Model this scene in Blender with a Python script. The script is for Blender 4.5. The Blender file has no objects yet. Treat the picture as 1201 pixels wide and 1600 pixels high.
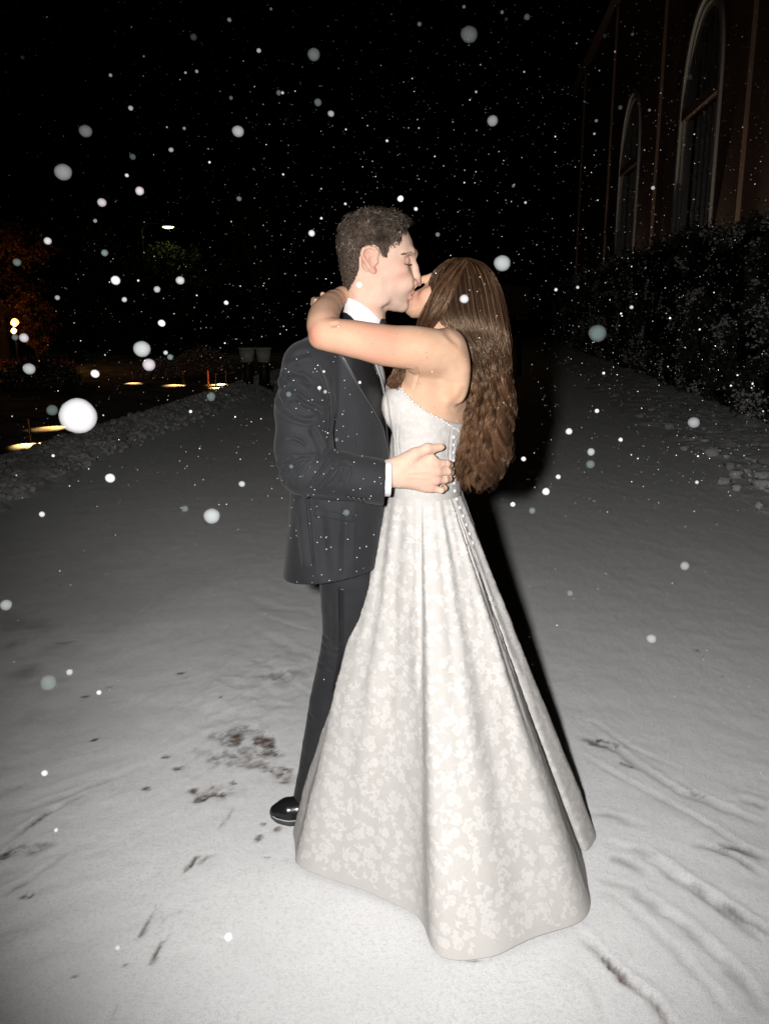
import bpy, math, random
import numpy as np
import openvdb
from mathutils import Vector
from mathutils.bvhtree import BVHTree

random.seed(7)
RNG = np.random.default_rng(7)
scene = bpy.context.scene
COL = scene.collection
PI = math.pi

# ------------------------------------------------------------------ camera
PITCH = math.radians(13.3)
FPX = 1340.0            # focal length in pixels of the 1201 x 1600 photograph
CH = 1.578              # lens height above the road
SP, CP = math.sin(PITCH), math.cos(PITCH)
cam_d = bpy.data.cameras.new('camera')
cam = bpy.data.objects.new('camera', cam_d)
COL.objects.link(cam)
cam.location = (0, 0, CH)
cam.rotation_euler = (PI / 2 - PITCH, 0, 0)
cam_d.sensor_fit = 'VERTICAL'
cam_d.sensor_height = 36
cam_d.lens = 36 * FPX / 1600
cam_d.clip_start = 0.05
cam_d.clip_end = 2000
scene.camera = cam

# ------------------------------------------------------------------ night sky
world = bpy.data.worlds.new('World')
scene.world = world
world.use_nodes = True
wn = world.node_tree.nodes
sky = wn.new('ShaderNodeTexSky')
sky.sky_type = 'NISHITA'
sky.sun_disc = False
sky.sun_elevation = math.radians(-4)
sky.sun_rotation = math.radians(200)
wn['Background'].inputs['Strength'].default_value = 0.004
world.node_tree.links.new(sky.outputs[0], wn['Background'].inputs['Color'])

scene.view_settings.view_transform = 'Standard'
scene.view_settings.look = 'None'
scene.view_settings.exposure = 0
scene.view_settings.gamma = 1
scene.view_settings.use_curve_mapping = False
scene.cycles.use_denoising = True
scene.cycles.max_bounces = 6
scene.cycles.transparent_max_bounces = 12

# the photographer's flash, on the left of the upright camera
fl = bpy.data.lights.new('camera_flash', 'SPOT')
fl.energy = 425
fl.color = (1.0, 0.98, 0.955)
fl.spot_size = math.radians(76)
fl.spot_blend = 0.82
fl.shadow_soft_size = 0.03
flo = bpy.data.objects.new('camera_flash', fl)
COL.objects.link(flo)
flo.location = (-0.14, 0.02, CH + 0.04)
_t = Vector((0.14, 2.3, 0.80)) - flo.location
flo.rotation_euler = _t.to_track_quat('-Z', 'Y').to_euler()


# ------------------------------------------------------------------ survey helpers
def ray(px, py):
    u, v = px - 600.5, 800 - py
    return np.array([u, FPX * CP + v * SP, v * CP - FPX * SP])


def at(px, py, Y):
    """the point at distance Y down the road that the photograph shows at px, py"""
    r = ray(px, py)
    return np.array([0, 0, CH]) + r * (Y / r[1])


def gnd(px, py, z=0.0):
    r = ray(px, py)
    return np.array([0, 0, CH]) + r * ((z - CH) / r[2])


def ats(l):
    return [at(*p) for p in l]


# ------------------------------------------------------------------ object helpers
def thing(name, label, cat, loc=(0, 0, 0), rotz=0, group=None):
    o = bpy.data.objects.new(name, None)
    COL.objects.link(o)
    o.location = loc
    o.rotation_euler = (0, 0, rotz)
    o.empty_display_size = 0.1
    tag(o, label, cat, group)
    return o


def tag(o, label=None, cat=None, group=None, kind=None):
    if label: o['label'] = label
    if cat: o['category'] = cat
    if group: o['group'] = group
    if kind: o['kind'] = kind
    return o


def mesh(name, v, f, smooth=True):
    """v (N,3) array, f: array (M,k) or list of tuples"""
    m = bpy.data.meshes.new(name)
    v = np.asarray(v, dtype=np.float32)
    if isinstance(f, np.ndarray):
        k = f.shape[1]
        m.vertices.add(len(v))
        m.vertices.foreach_set('co', v.ravel())
        m.loops.add(f.size)
        m.loops.foreach_set('vertex_index', f.astype(np.int32).ravel())
        m.polygons.add(len(f))
        m.polygons.foreach_set('loop_start', np.arange(0, f.size, k, dtype=np.int32))
        m.update(calc_edges=True)
        m.validate()
    else:
        m.from_pydata([tuple(map(float, p)) for p in v], [], [tuple(int(i) for i in q) for q in f])
    if smooth:
        m.polygons.foreach_set('use_smooth', np.ones(len(m.polygons), dtype=bool))
    m.update()
    return m


def link(name, m, mat=None, parent=None):
    o = bpy.data.objects.new(name, m)
    COL.objects.link(o)
    if mat is not None and not m.materials:
        m.materials.append(mat)
    if parent is not None:
        o.parent = parent
        bpy_loc = parent.location
        if parent.type == 'EMPTY' and parent.rotation_euler.z == 0:
            o.location = -bpy_loc      # meshes are written in world metres
    return o


def part(name, v, f, mat, parent=None, smooth=True):
    return link(name, mesh(name, v, f, smooth), mat, parent)


class MB:
    def __init__(s):
        s.v, s.f = [], []

    def add(s, v, f):
        n = len(s.v)
        s.v += [tuple(p) for p in v]
        s.f += [tuple(i + n for i in q) for q in f]
        return s

    def box(s, lo, hi):
        (a, b, c), (d, e, g) = lo, hi
        v = [(a, b, c), (d, b, c), (d, e, c), (a, e, c), (a, b, g), (d, b, g), (d, e, g), (a, e, g)]
        return s.add(v, [(0, 3, 2, 1), (4, 5, 6, 7), (0, 1, 5, 4), (1, 2, 6, 5), (2, 3, 7, 6), (3, 0, 4, 7)])

    def lathe(s, prof, c=(0, 0, 0), n=20):
        v, f = [], []
        for r, z in prof:
            for i in range(n):
                a = 2 * PI * i / n
                v.append((c[0] + r * math.cos(a), c[1] + r * math.sin(a), c[2] + z))
        for j in range(len(prof) - 1):
            for i in range(n):
                k = (i + 1) % n
                f.append((j * n + i, j * n + k, (j + 1) * n + k, (j + 1) * n + i))
        f.append(tuple(range(n))[::-1])
        f.append(tuple((len(prof) - 1) * n + i for i in range(n)))
        return s.add(v, f)

    def tube(s, pts, r, n=8):
        P = np.array(pts, float)[None]
        R = np.broadcast_to(np.asarray(r, float), (len(pts),))[None]
        v, f = tubes(P, R, n)
        return s.add(v, [tuple(q) for q in f])

    def build(s, name, mat, parent=None, smooth=False):
        return part(name, s.v, s.f, mat, parent, smooth)


def tubes(P, R, n=3):
    """P (N,M,3) centre lines, R (N,M) radii -> verts, quads"""
    P, R = np.asarray(P, float), np.asarray(R, float)
    N, M, _ = P.shape
    T = np.gradient(P, axis=1)
    T /= np.linalg.norm(T, axis=2, keepdims=True) + 1e-9
    ref = np.where(np.abs(T[..., 1:2]) > 0.9, np.array([1.0, 0, 0]), np.array([0, 1.0, 0]))
    A = np.cross(T, ref)
    A /= np.linalg.norm(A, axis=2, keepdims=True) + 1e-9
    B = np.cross(T, A)
    a = np.arange(n) * 2 * PI / n
    V = P[:, :, None] + R[:, :, None, None] * (A[:, :, None] * np.cos(a)[:, None] + B[:, :, None] * np.sin(a)[:, None])
    idx = np.arange(N * M * n).reshape(N, M, n)
    q = np.stack([idx[:, :-1], np.roll(idx[:, :-1], -1, 2), np.roll(idx[:, 1:], -1, 2), idx[:, 1:]], -1)
    return V.reshape(-1, 3), q.reshape(-1, 4)


def ico(sub=1):
    import bmesh
    bm = bmesh.new()
    bmesh.ops.create_icosphere(bm, subdivisions=sub, radius=1)
    v = np.array([p.co[:] for p in bm.verts])
    f = np.array([[q.index for q in p.verts] for p in bm.faces])
    bm.free()
    return v, f


def scatter(unit_v, unit_f, C, S, rot=True, jitter=0.0):
    """copies of a small shape joined: C (N,3) centres, S (N,3) sizes"""
    N, K = len(C), len(unit_v)
    V = np.broadcast_to(unit_v, (N, K, 3)).copy()
    if jitter:
        V *= 1 + RNG.normal(0, jitter, (N, K, 1))
    V *= np.asarray(S)[:, None, :]
    if rot:
        a = RNG.uniform(0, 2 * PI, N)
        c, s_ = np.cos(a)[:, None], np.sin(a)[:, None]
        x, y = V[..., 0].copy(), V[..., 1].copy()
        V[..., 0], V[..., 1] = c * x - s_ * y, s_ * x + c * y
    V += np.asarray(C)[:, None, :]
    F = unit_f[None] + (np.arange(N) * K)[:, None, None]
    return V.reshape(-1, 3), F.reshape(-1, unit_f.shape[1])


# ------------------------------------------------------------------ smooth noise (numpy)
def vnoise(x, y, z=0.0, seed=0):
    x, y, z = np.broadcast_arrays(np.asarray(x, float), y, z)
    xi, yi, zi = np.floor(x).astype(np.int64), np.floor(y).astype(np.int64), np.floor(z).astype(np.int64)
    fx, fy, fz = x - xi, y - yi, z - zi
    fx, fy, fz = [t * t * (3 - 2 * t) for t in (fx, fy, fz)]

    def h(a, b, c):
        n = (a * 374761393 + b * 668265263 + c * 2147483647 + seed * 144665) & 0xffffffff
        n = ((n ^ (n >> 13)) * 1274126177) & 0xffffffff
        n = (n ^ (n >> 16)) & 0xffff
        return n / 32767.5 - 1
    r = 0
    for dx in (0, 1):
        for dy in (0, 1):
            for dz in (0, 1):
                w = (fx if dx else 1 - fx) * (fy if dy else 1 - fy) * (fz if dz else 1 - fz)
                r = r + w * h(xi + dx, yi + dy, zi + dz)
    return r


def fbm(x, y, z=0.0, o=4, seed=0):
    r, a = 0, 1.0
    for i in range(o):
        r = r + a * vnoise(np.asarray(x) * 2 ** i, np.asarray(y) * 2 ** i, np.asarray(z) * 2 ** i, seed + i)
        a *= 0.5
    return r


def sstep(a, b, x):
    t = np.clip((np.asarray(x, float) - a) / (b - a), 0, 1)
    return t * t * (3 - 2 * t)


# ------------------------------------------------------------------ implicit sculpting
def axis(*seg):
    """axis(a, step, b, step, c ...) -> non-uniform grid line"""
    out = []
    for i in range(0, len(seg) - 2, 2):
        a, st, b = seg[i], seg[i + 1], seg[i + 2]
        n = max(2, int(round((b - a) / st)))
        out += list(np.linspace(a, b, n, endpoint=False))
    out.append(seg[-1])
    return np.array(out, dtype=np.float32)


class Field:
    def __init__(s, xs, ys, zs):
        s.ax = (xs, ys, zs)
        s.F = np.full((len(xs), len(ys), len(zs)), 0.05, dtype=np.float32)

    def sub(s, lo, hi):
        sl = []
        for a, l, h in zip(s.ax, lo, hi):
            sl.append(slice(max(0, int(np.searchsorted(a, l)) - 1), min(len(a), int(np.searchsorted(a, h)) + 1)))
        g = np.meshgrid(*[a[q] for a, q in zip(s.ax, sl)], indexing='ij', sparse=True)
        return tuple(sl), g

    def op(s, fn, lo, hi, k=0.01, mode='add'):
        m = k + 0.012
        sl, g = s.sub(np.asarray(lo) - m, np.asarray(hi) + m)
        if any(q.stop <= q.start for q in sl): return
        f = fn(*g).astype(np.float32)
        a = s.F[sl]
        if mode == 'sub':
            a, f = -a, f
        h = np.maximum(k - np.abs(a - f), 0) / max(k, 1e-6)
        r = np.minimum(a, f) - h * h * k * 0.25
        s.F[sl] = -r if mode == 'sub' else r

    def cone(s, a, b, ra, rb, k=0.01, mode='add', sc=(1, 1, 1)):
        a, b = np.asarray(a, float), np.asarray(b, float)
        sc = np.asarray(sc, float)
        r = max(ra, rb)
        aa, bb = a / sc, b / sc
        ab = bb - aa
        L = float(ab @ ab) + 1e-12

        def fn(X, Y, Z):
            px, py, pz = X / sc[0] - aa[0], Y / sc[1] - aa[1], Z / sc[2] - aa[2]
            t = np.clip((px * ab[0] + py * ab[1] + pz * ab[2]) / L, 0, 1)
            d = np.sqrt((px - ab[0] * t) ** 2 + (py - ab[1] * t) ** 2 + (pz - ab[2] * t) ** 2)
            return (d - (ra + (rb - ra) * t)) * min(sc)
        s.op(fn, np.minimum(a, b) - r * sc, np.maximum(a, b) + r * sc, k, mode)

    def chain(s, pts, rs, k=0.01, mode='add', sc=(1, 1, 1)):
        for i in range(len(pts) - 1):
            s.cone(pts[i], pts[i + 1], rs[i], rs[i + 1], k, mode, sc)

    def limb(s, pts, rs, n=16, k=0.006, sc=(1, 1, 1)):
        """smooth curved limb through the joints"""
        P = np.array(pts, float); R = np.array(rs, float)
        P2 = np.vstack([2 * P[0] - P[1], P, 2 * P[-1] - P[-2]])
        out, rr = [], []
        for i in range(len(P) - 1):
            p0, p1, p2, p3 = P2[i:i + 4]
            for t in np.linspace(0, 1, n // (len(P) - 1) + 2, endpoint=i == len(P) - 2):
                out.append(.5 * (2 * p1 + (p2 - p0) * t + (2 * p0 - 5 * p1 + 4 * p2 - p3) * t * t + (3 * p1 - p0 - 3 * p2 + p3) * t ** 3))
                u = t * t * (3 - 2 * t); rr.append(R[i] * (1 - u) + R[i + 1] * u)
        s.chain(out, rr, k, sc=sc)

    def ell(s, c, r, k=0.01, mode='add', rz=0.0, rx=0.0):
        c, r = np.asarray(c, float), np.asarray(r, float)
        cz, sz = math.cos(rz), math.sin(rz)

        def fn(X, Y, Z):
            x, y, z = X - c[0], Y - c[1], Z - c[2]
            x, y = cz * x + sz * y, -sz * x + cz * y
            if rx:
                x, z = math.cos(rx) * x + math.sin(rx) * z, -math.sin(rx) * x + math.cos(rx) * z
            q = np.sqrt((x / r[0]) ** 2 + (y / r[1]) ** 2 + (z / r[2]) ** 2)
            g = np.sqrt((x / r[0] ** 2) ** 2 + (y / r[1] ** 2) ** 2 + (z / r[2] ** 2) ** 2) + 1e-6
            return q * (q - 1) / g
        R = max(r)
        s.op(fn, c - R, c + R, k, mode)

    def loft(s, rows, k=0.01, p=2.0, rot=0.0, mode='add'):
        """rows: (z, cx, cy, a, b) stacked horizontal sections"""
        rows = np.array(sorted(rows))
        z0, z1 = rows[0, 0], rows[-1, 0]
        cr, sr = math.cos(rot), math.sin(rot)

        def fn(X, Y, Z):
            zz = Z.ravel()
            cx, cy, a, b = [np.interp(zz, rows[:, 0], rows[:, i])[None, None] for i in (1, 2, 3, 4)]
            x, y = X - cx, Y - cy
            x, y = cr * x + sr * y, -sr * x + cr * y
            q = (np.abs(x / a) ** p + np.abs(y / b) ** p) ** (1 / p)
            f = (q - 1) * np.minimum(a, b)
            e = np.maximum(z0 - Z, Z - z1)
            return np.maximum(f, e + 0 * f)
        R = float(max(rows[:, 3].max(), rows[:, 4].max()))
        s.op(fn, (rows[:, 1].min() - R, rows[:, 2].min() - R, z0), (rows[:, 1].max() + R, rows[:, 2].max() + R, z1), k, mode)

    def cut(s, p, n):
        """remove everything on the side the normal n points to"""
        n = np.asarray(n, float); n = n / np.linalg.norm(n)
        X, Y, Z = np.meshgrid(*s.ax, indexing='ij', sparse=True)
        s.F = np.maximum(s.F, ((X - p[0]) * n[0] + (Y - p[1]) * n[1] + (Z - p[2]) * n[2]).astype(np.float32))

    def cutf(s, fn):
        X, Y, Z = np.meshgrid(*s.ax, indexing='ij', sparse=True)
        s.F = np.maximum(s.F, fn(X, Y, Z).astype(np.float32))

    def mesh(s):
        F = s.F
        F[0], F[-1] = 0.05, 0.05
        F[:, 0], F[:, -1] = 0.05, 0.05
        F[:, :, 0], F[:, :, -1] = 0.05, 0.05
        G = openvdb.FloatGrid(0.05)
        G.copyFromArray(np.clip(F, -0.05, 0.05))
        p, q = G.convertToQuads(0.0)
        v = np.stack([np.interp(p[:, i], np.arange(len(s.ax[i])), s.ax[i]) for i in range(3)], 1)
        return v, q.astype(np.int32)


def normals(v, f):
    n = np.zeros_like(v)
    fn = np.cross(v[f[:, 2]] - v[f[:, 0]], v[f[:, 3 % f.shape[1]]] - v[f[:, 1]])
    for i in range(f.shape[1]):
        np.add.at(n, f[:, i], fn)
    return n / (np.linalg.norm(n, axis=1, keepdims=True) + 1e-12)


def relax(v, f, it=2, lam=0.5):
    """light Laplacian smoothing"""
    n = len(v)
    for _ in range(it):
        a = np.zeros_like(v); c = np.zeros(n)
        for i in range(f.shape[1]):
            j = (i + 1) % f.shape[1]
            np.add.at(a, f[:, i], v[f[:, j]]); np.add.at(c, f[:, i], 1)
            np.add.at(a, f[:, j], v[f[:, i]]); np.add.at(c, f[:, j], 1)
        v = v + lam * (a / np.maximum(c, 1)[:, None] - v)
    return v


def strokes(v, n, Yref, lst, mask=None):
    """press (+depth) or raise (-depth) soft folds into the side of v that faces -Y.
    lst: (points [(px,py)..], width m, depth m)"""
    d_tot = np.zeros(len(v))
    idx = np.where((n[:, 1] < 0.25) & (mask if mask is not None else True))[0]
    X, Z = v[idx, 0], v[idx, 2]
    for pts, w, dep in lst:
        P = np.array([at(a, b, Yref)[[0, 2]] for a, b in pts])
        L = np.concatenate([[0], np.cumsum(np.linalg.norm(np.diff(P, axis=0), axis=1))])
        T = L[-1]
        best = np.full(len(idx), 1e9); bt = np.zeros(len(idx))
        for i in range(len(P) - 1):
            a, ab = P[i], P[i + 1] - P[i]
            t = np.clip(((X - a[0]) * ab[0] + (Z - a[1]) * ab[1]) / (ab @ ab + 1e-12), 0, 1)
            d = np.hypot(X - a[0] - ab[0] * t, Z - a[1] - ab[1] * t)
            m = d < best
            best[m] = d[m]; bt[m] = (L[i] + t[m] * math.sqrt(ab @ ab)) / T
        tap = np.clip(4 * bt * (1 - bt), 0, 1) ** 0.6
        u = best / w
        prof = np.exp(-u * u) - 0.45 * np.exp(-((u - 2.0) / 0.8) ** 2)
        d_tot[idx] += dep * tap * prof
    return v - n * d_tot[:, None]


def attr(o_mesh, name, vals):
    a = o_mesh.attributes.new(name, 'FLOAT', 'POINT')
    a.data.foreach_set('value', np.asarray(vals, dtype=np.float32))


# ------------------------------------------------------------------ materials
def mat(name, col, rough=0.6, spec=0.5, metal=0.0, bump=None, var=None, sub=None, emit=None, sheen=0, aniso=0, coat=0):
    """bump: (scale, strength, distance[, stretch]) ; var: (scale, colour2, lo, hi[, stretch])"""
    m = bpy.data.materials.new(name)
    m.use_nodes = True
    N, L = m.node_tree.nodes, m.node_tree.links
    b = N['Principled BSDF']
    b.inputs['Base Color'].default_value = (*col, 1)
    b.inputs['Roughness'].default_value = rough
    b.inputs['Specular IOR Level'].default_value = spec
    b.inputs['Metallic'].default_value = metal
    if sheen:
        b.inputs['Sheen Weight'].default_value = sheen
    if aniso:
        b.inputs['Anisotropic'].default_value = aniso
    if coat:
        b.inputs['Coat Weight'].default_value = coat
        b.inputs['Coat Roughness'].default_value = 0.15
    if sub:
        b.inputs['Subsurface Weight'].default_value = sub[0]
        b.inputs['Subsurface Radius'].default_value = sub[1]
        b.inputs['Subsurface Scale'].default_value = sub[2]
    if emit:
        b.inputs['Emission Color'].default_value = (*emit[0], 1)
        b.inputs['Emission Strength'].default_value = emit[1]
    tc = N.new('ShaderNodeTexCoord')

    def coords(st):
        if not st: return tc.outputs['Object']
        mp = N.new('ShaderNodeMapping')
        mp.inputs['Scale'].default_value = st
        L.new(tc.outputs['Object'], mp.inputs['Vector'])
        return mp.outputs[0]
    if var:
        for vv in (var if isinstance(var, list) else [var]):
            nz = N.new('ShaderNodeTexNoise'); nz.inputs['Scale'].default_value = vv[0]
            nz.inputs['Detail'].default_value = 6
            L.new(coords(vv[4] if len(vv) > 4 else None), nz.inputs['Vector'])
            mr = N.new('ShaderNodeMapRange'); mr.inputs['From Min'].default_value = vv[2]; mr.inputs['From Max'].default_value = vv[3]
            L.new(nz.outputs[0], mr.inputs['Value'])
            mx = N.new('ShaderNodeMix'); mx.data_type = 'RGBA'
            L.new(mr.outputs[0], mx.inputs[0])
            src = b.inputs['Base Color'].links[0].from_socket if b.inputs['Base Color'].links else None
            if src: L.new(src, mx.inputs[6])
            else: mx.inputs[6].default_value = (*col, 1)
            mx.inputs[7].default_value = (*vv[1], 1)
            L.new(mx.outputs[2], b.inputs['Base Color'])
    if bump:
        prev = None
        for bb in (bump if isinstance(bump, list) else [bump]):
            nz = N.new('ShaderNodeTexNoise'); nz.inputs['Scale'].default_value = bb[0]
            nz.inputs['Detail'].default_value = 5
            L.new(coords(bb[3] if len(bb) > 3 else None), nz.inputs['Vector'])
            bp = N.new('ShaderNodeBump'); bp.inputs['Strength'].default_value = bb[1]; bp.inputs['Distance'].default_value = bb[2]
            L.new(nz.outputs[0], bp.inputs['Height'])
            if prev: L.new(prev, bp.inputs['Normal'])
            prev = bp.outputs[0]
        L.new(prev, b.inputs['Normal'])
    m.diffuse_color = (*col, 1)
    return m


def mix_attr(m, name, col):
    """blend the base colour towards col by a float attribute"""
    N, L = m.node_tree.nodes, m.node_tree.links
    b = N['Principled BSDF']
    at_ = N.new('ShaderNodeAttribute'); at_.attribute_name = name
    mx = N.new('ShaderNodeMix'); mx.data_type = 'RGBA'
    L.new(at_.outputs['Fac'], mx.inputs[0])
    s_ = b.inputs['Base Color']
    if s_.links: L.new(s_.links[0].from_socket, mx.inputs[6])
    else: mx.inputs[6].default_value = s_.default_value
    mx.inputs[7].default_value = (*col, 1)
    L.new(mx.outputs[2], s_)
SSS = (0.06, (1.0, 0.35, 0.2), 0.012)
M = {}
M['skin_man'] = mat('pale_skin', (0.58, 0.385, 0.295), 0.6, 0.14, sub=SSS,
                    var=[(38, (0.62, 0.42, 0.33), 0.4, 0.7), (700, (0.54, 0.36, 0.29), 0.52, 0.72)],
                    bump=[(700, 0.4, 0.0009), (160, 0.25, 0.0016)])
M['skin_woman'] = mat('tanned_skin', (0.53, 0.325, 0.215), 0.6, 0.14, sub=SSS,
                      var=[(22, (0.58, 0.375, 0.265), 0.4, 0.7), (600, (0.48, 0.28, 0.18), 0.56, 0.72)],
                      bump=[(900, 0.2, 0.0005), (120, 0.15, 0.0012)])
for k in ('skin_man', 'skin_woman'):
    mix_attr(M[k], 'blush', (0.50, 0.17, 0.12))
mix_attr(M['skin_man'], 'beard', (0.33, 0.27, 0.24))
mix_attr(M['skin_man'], 'lip', (0.50, 0.17, 0.14))
mix_attr(M['skin_woman'], 'lip', (0.50, 0.15, 0.12))
M['wool'] = mat('black_wool', (0.018, 0.0188, 0.021), 0.78, 0.22, sheen=0.06,
                var=[(900, (0.028, 0.029, 0.032), 0.45, 0.65), (9, (0.015, 0.0155, 0.018), 0.4, 0.7)],
                bump=[(1400, 0.35, 0.0006), (22, 0.25, 0.004)])
M['satin'] = mat('black_satin', (0.008, 0.008, 0.009), 0.42, 0.5, var=(500, (0.013, 0.013, 0.015), 0.45, 0.6),
                 bump=[(1200, 0.2, 0.0004), (30, 0.2, 0.002)])
M['piping'] = mat('grey_edge', (0.075, 0.075, 0.08), 0.6, 0.4)
M['shirt'] = mat('white_cotton', (0.62, 0.62, 0.64), 0.8, 0.2, bump=[(1500, 0.2, 0.0004), (40, 0.35, 0.002, (4, 1, 0.4))])
M['shoe'] = mat('black_leather', (0.010, 0.010, 0.011), 0.22, 0.6, bump=[(60, 0.3, 0.002)])
M['sole'] = mat('dark_rubber', (0.045, 0.05, 0.05), 0.5, 0.4, bump=(120, 0.4, 0.002))
M['welt'] = mat('grey_welt', (0.32, 0.33, 0.33), 0.5, 0.4)
M['button'] = mat('black_button', (0.02, 0.02, 0.022), 0.25, 0.6)
M['hair_man'] = mat('dark_curly_hair', (0.020, 0.0135, 0.0095), 0.32, 0.75)
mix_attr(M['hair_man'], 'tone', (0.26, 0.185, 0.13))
M['scalp'] = mat('dark_scalp_hair', (0.050, 0.036, 0.028), 0.9, 0.05, var=[(420, (0.13, 0.095, 0.07), .48, .66, (1, 1, .5)), (150, (0.022, 0.016, 0.012), .5, .68)])
M['hair_woman'] = mat('long_brown_hair', (0.014, 0.0070, 0.0042), 0.30, 0.6)
M['hair_woman'].node_tree.nodes['Principled BSDF'].inputs['Specular Tint'].default_value = (1, .72, .50, 1)
mix_attr(M['hair_woman'], 'tone', (0.19, 0.098, 0.052))
M['hair_under'] = mat('dark_under_hair', (0.010, 0.005, 0.003), 0.9, 0.1)
M['lash'] = mat('dark_brow_hair', (0.022, 0.015, 0.012), 0.6, 0.3)
M['gown'] = mat('ivory_satin', (0.475, 0.455, 0.438), 0.75, 0.15,
                var=[(7, (0.495, 0.475, 0.458), 0.4, 0.65), (420, (0.45, 0.43, 0.413), 0.45, 0.7, (1, 1, 0.2))],
                bump=[(900, 0.25, 0.0005, (1, 1, 0.15)), (16, 0.15, 0.004)])
M['lace'] = mat('white_brocade', (0.555, 0.535, 0.518), 0.8, 0.1, bump=(1300, 0.3, 0.0005))
M['gown_in'] = mat('ivory_lining', (0.36, 0.30, 0.22), 0.8, 0.2)
# ================================================================== THE MAN
MY = 2.40


def rows(lst, Y, cy=None):
    out = []
    for l, r, row, b, *dy in lst:
        A, B = at(l, row, Y), at(r, row, Y)
        out.append((float(A[2]), float((A[0] + B[0]) / 2), (cy or Y) + (dy[0] if dy else 0), float((B[0] - A[0]) / 2), b))
    return out


def inflate(F, poly, Yc, W, R, k=0.01):
    """solid whose side view is the polygon poly (x,z) and whose half thickness grows to W inside"""
    P = np.asarray(poly, float)
    lo, hi = P.min(0) - 0.03, P.max(0) + 0.03
    sl, (X, Y, Z) = F.sub((lo[0], Yc - 0.13, lo[1]), (hi[0], Yc + 0.13, hi[1]))
    x, z = X[:, 0, :] + 0 * Z[:, 0, :], Z[:, 0, :] + 0 * X[:, 0, :]
    d = np.full(x.shape, 1e9); ins = np.zeros(x.shape, bool)
    for i in range(len(P)):
        a, b = P[i], P[(i + 1) % len(P)]
        ab = b - a
        t = np.clip(((x - a[0]) * ab[0] + (z - a[1]) * ab[1]) / (ab @ ab + 1e-12), 0, 1)
        d = np.minimum(d, np.hypot(x - a[0] - ab[0] * t, z - a[1] - ab[1] * t))
        c = ((a[1] > z) != (b[1] > z)) & (x < (b[0] - a[0]) * (z - a[1]) / (b[1] - a[1] + 1e-12) + a[0])
        ins ^= c
    sd = np.where(ins, d, -d)
    w = W(x, z) if callable(W) else W + 0 * x
    q = np.maximum(1 - sd / R, 0)
    n = np.abs(Y - Yc)
    f = (np.sqrt(q[:, None, :] ** 2 + (n / w[:, None, :]) ** 2) - 1) * np.minimum(R, w)[:, None, :]
    a = F.F[sl]
    h = np.maximum(k - np.abs(a - f), 0) / k
    F.F[sl] = np.minimum(a, f) - h * h * k * 0.25


def blob(v, c, r, sy=1.0):
    d = (v - np.asarray(c)) / np.array([1, sy, 1])
    return np.exp(-(d ** 2).sum(1) / (r * r))


man = thing('person', 'man in a black tuxedo and bow tie kissing the bride, one hand on her back', 'person', (-0.12, 2.42, 0))

XS = axis(-0.40, 0.004, -0.13, 0.0022, 0.12, 0.0020, 0.20, 0.004, 0.26)
YS = axis(2.02, 0.004, 2.12, 0.0022, 2.24, 0.0035, 2.30, 0.0022, 2.50, 0.006, 2.80)
ZS = axis(-0.01, 0.009, 1.04, 0.0020, 1.18, 0.009, 1.46, 0.0020, 1.87)
F = Field(XS, YS, ZS)
# torso, pelvis and legs, all inside the clothes
F.loft(rows([(485, 580, 545, .15), (470, 585, 600, .17), (472, 585, 680, .15), (476, 580, 760, .14), (480, 575, 850, .13), (508, 568, 920, .10)], MY), 0.015)
F.ell(at(505, 575, 2.25), (.05, .05, .05), 0.04)
F.ell(at(512, 575, 2.55), (.05, .05, .05), 0.04)
hipR, kneeR, ankR = at(545, 900, 2.33), at(530, 1050, 2.36), at(483, 1236, 2.42)
F.chain([hipR, kneeR, ankR], [.052, .042, .032], 0.02)
F.cone(ankR, gnd(490, 1283, .05), .032, .026, 0.02)
hipL, kneeL, ankL = at(550, 890, 2.50), at(568, 1050, 2.56), np.array([-0.03, 2.60, .09])
F.chain([hipL, kneeL, ankL], [.060, .042, .032], 0.02)
F.cone(ankL, ankL + (.10, -.02, -.04), .032, .024, 0.02)
# right arm (towards the camera)
shR, elR, wrR = at(487, 578, 2.21), at(476, 738, 2.15), at(603, 741, 2.165)
F.chain([shR, elR, wrR], [.052, .040, .030], 0.02)
# far arm, round her waist
shL, elL, wrL = at(505, 566, 2.57), at(545, 735, 2.68), at(640, 735, 2.56)
F.chain([shL, elL, wrL], [.052, .040, .028], 0.02)
for i, (dx, dz) in enumerate([(0, .028), (.004, .010), (.002, -.010), (-.006, -.028)]):
    a = wrL + (.055, -.02, dz * .8)
    F.chain([wrL, a, a + (.035 + dx, -.025, dz * .3)], [.020, .011, .008], 0.008)
F.chain([wrL, wrL + (.03, -.01, .045), wrL + (.06, -.02, .06)], [.017, .012, .009], 0.008)
# --- near hand, spread over her back
w0 = at(606, 738, 2.166)
F.chain([at(598, 738.5, 2.166), at(618, 738, 2.166)], [.0305, .0315], 0.012, sc=(1, .66, 1))
kn = [at(678, 724, 2.176), at(681, 737, 2.178), at(680, 750, 2.182), at(673, 762, 2.188)]
for q, s_ in zip(kn, (.0145, .0145, .0135, .0120)):
    F.cone(at(620, 738, 2.166), q, .026, s_, 0.014, sc=(1, .62, 1))
F.cone(at(626, 743, 2.170), at(662, 758, 2.188), .021, .0135, 0.014, sc=(1, .7, 1))
fing = [
    [(681, 724, 2.172), (698, 724.5, 2.190), (703, 726, 2.214), (702, 727.5, 2.236)],
    [(683, 737, 2.174), (699, 737, 2.194), (704, 738, 2.216), (702, 739, 2.238)],
    [(681, 750.5, 2.180), (695, 749.5, 2.194), (701.5, 748.5, 2.212), (700, 748.5, 2.232)],
    [(673, 762.5, 2.186), (689, 766, 2.190), (694.5, 762.5, 2.202), (692.5, 757.5, 2.216)]]
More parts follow.
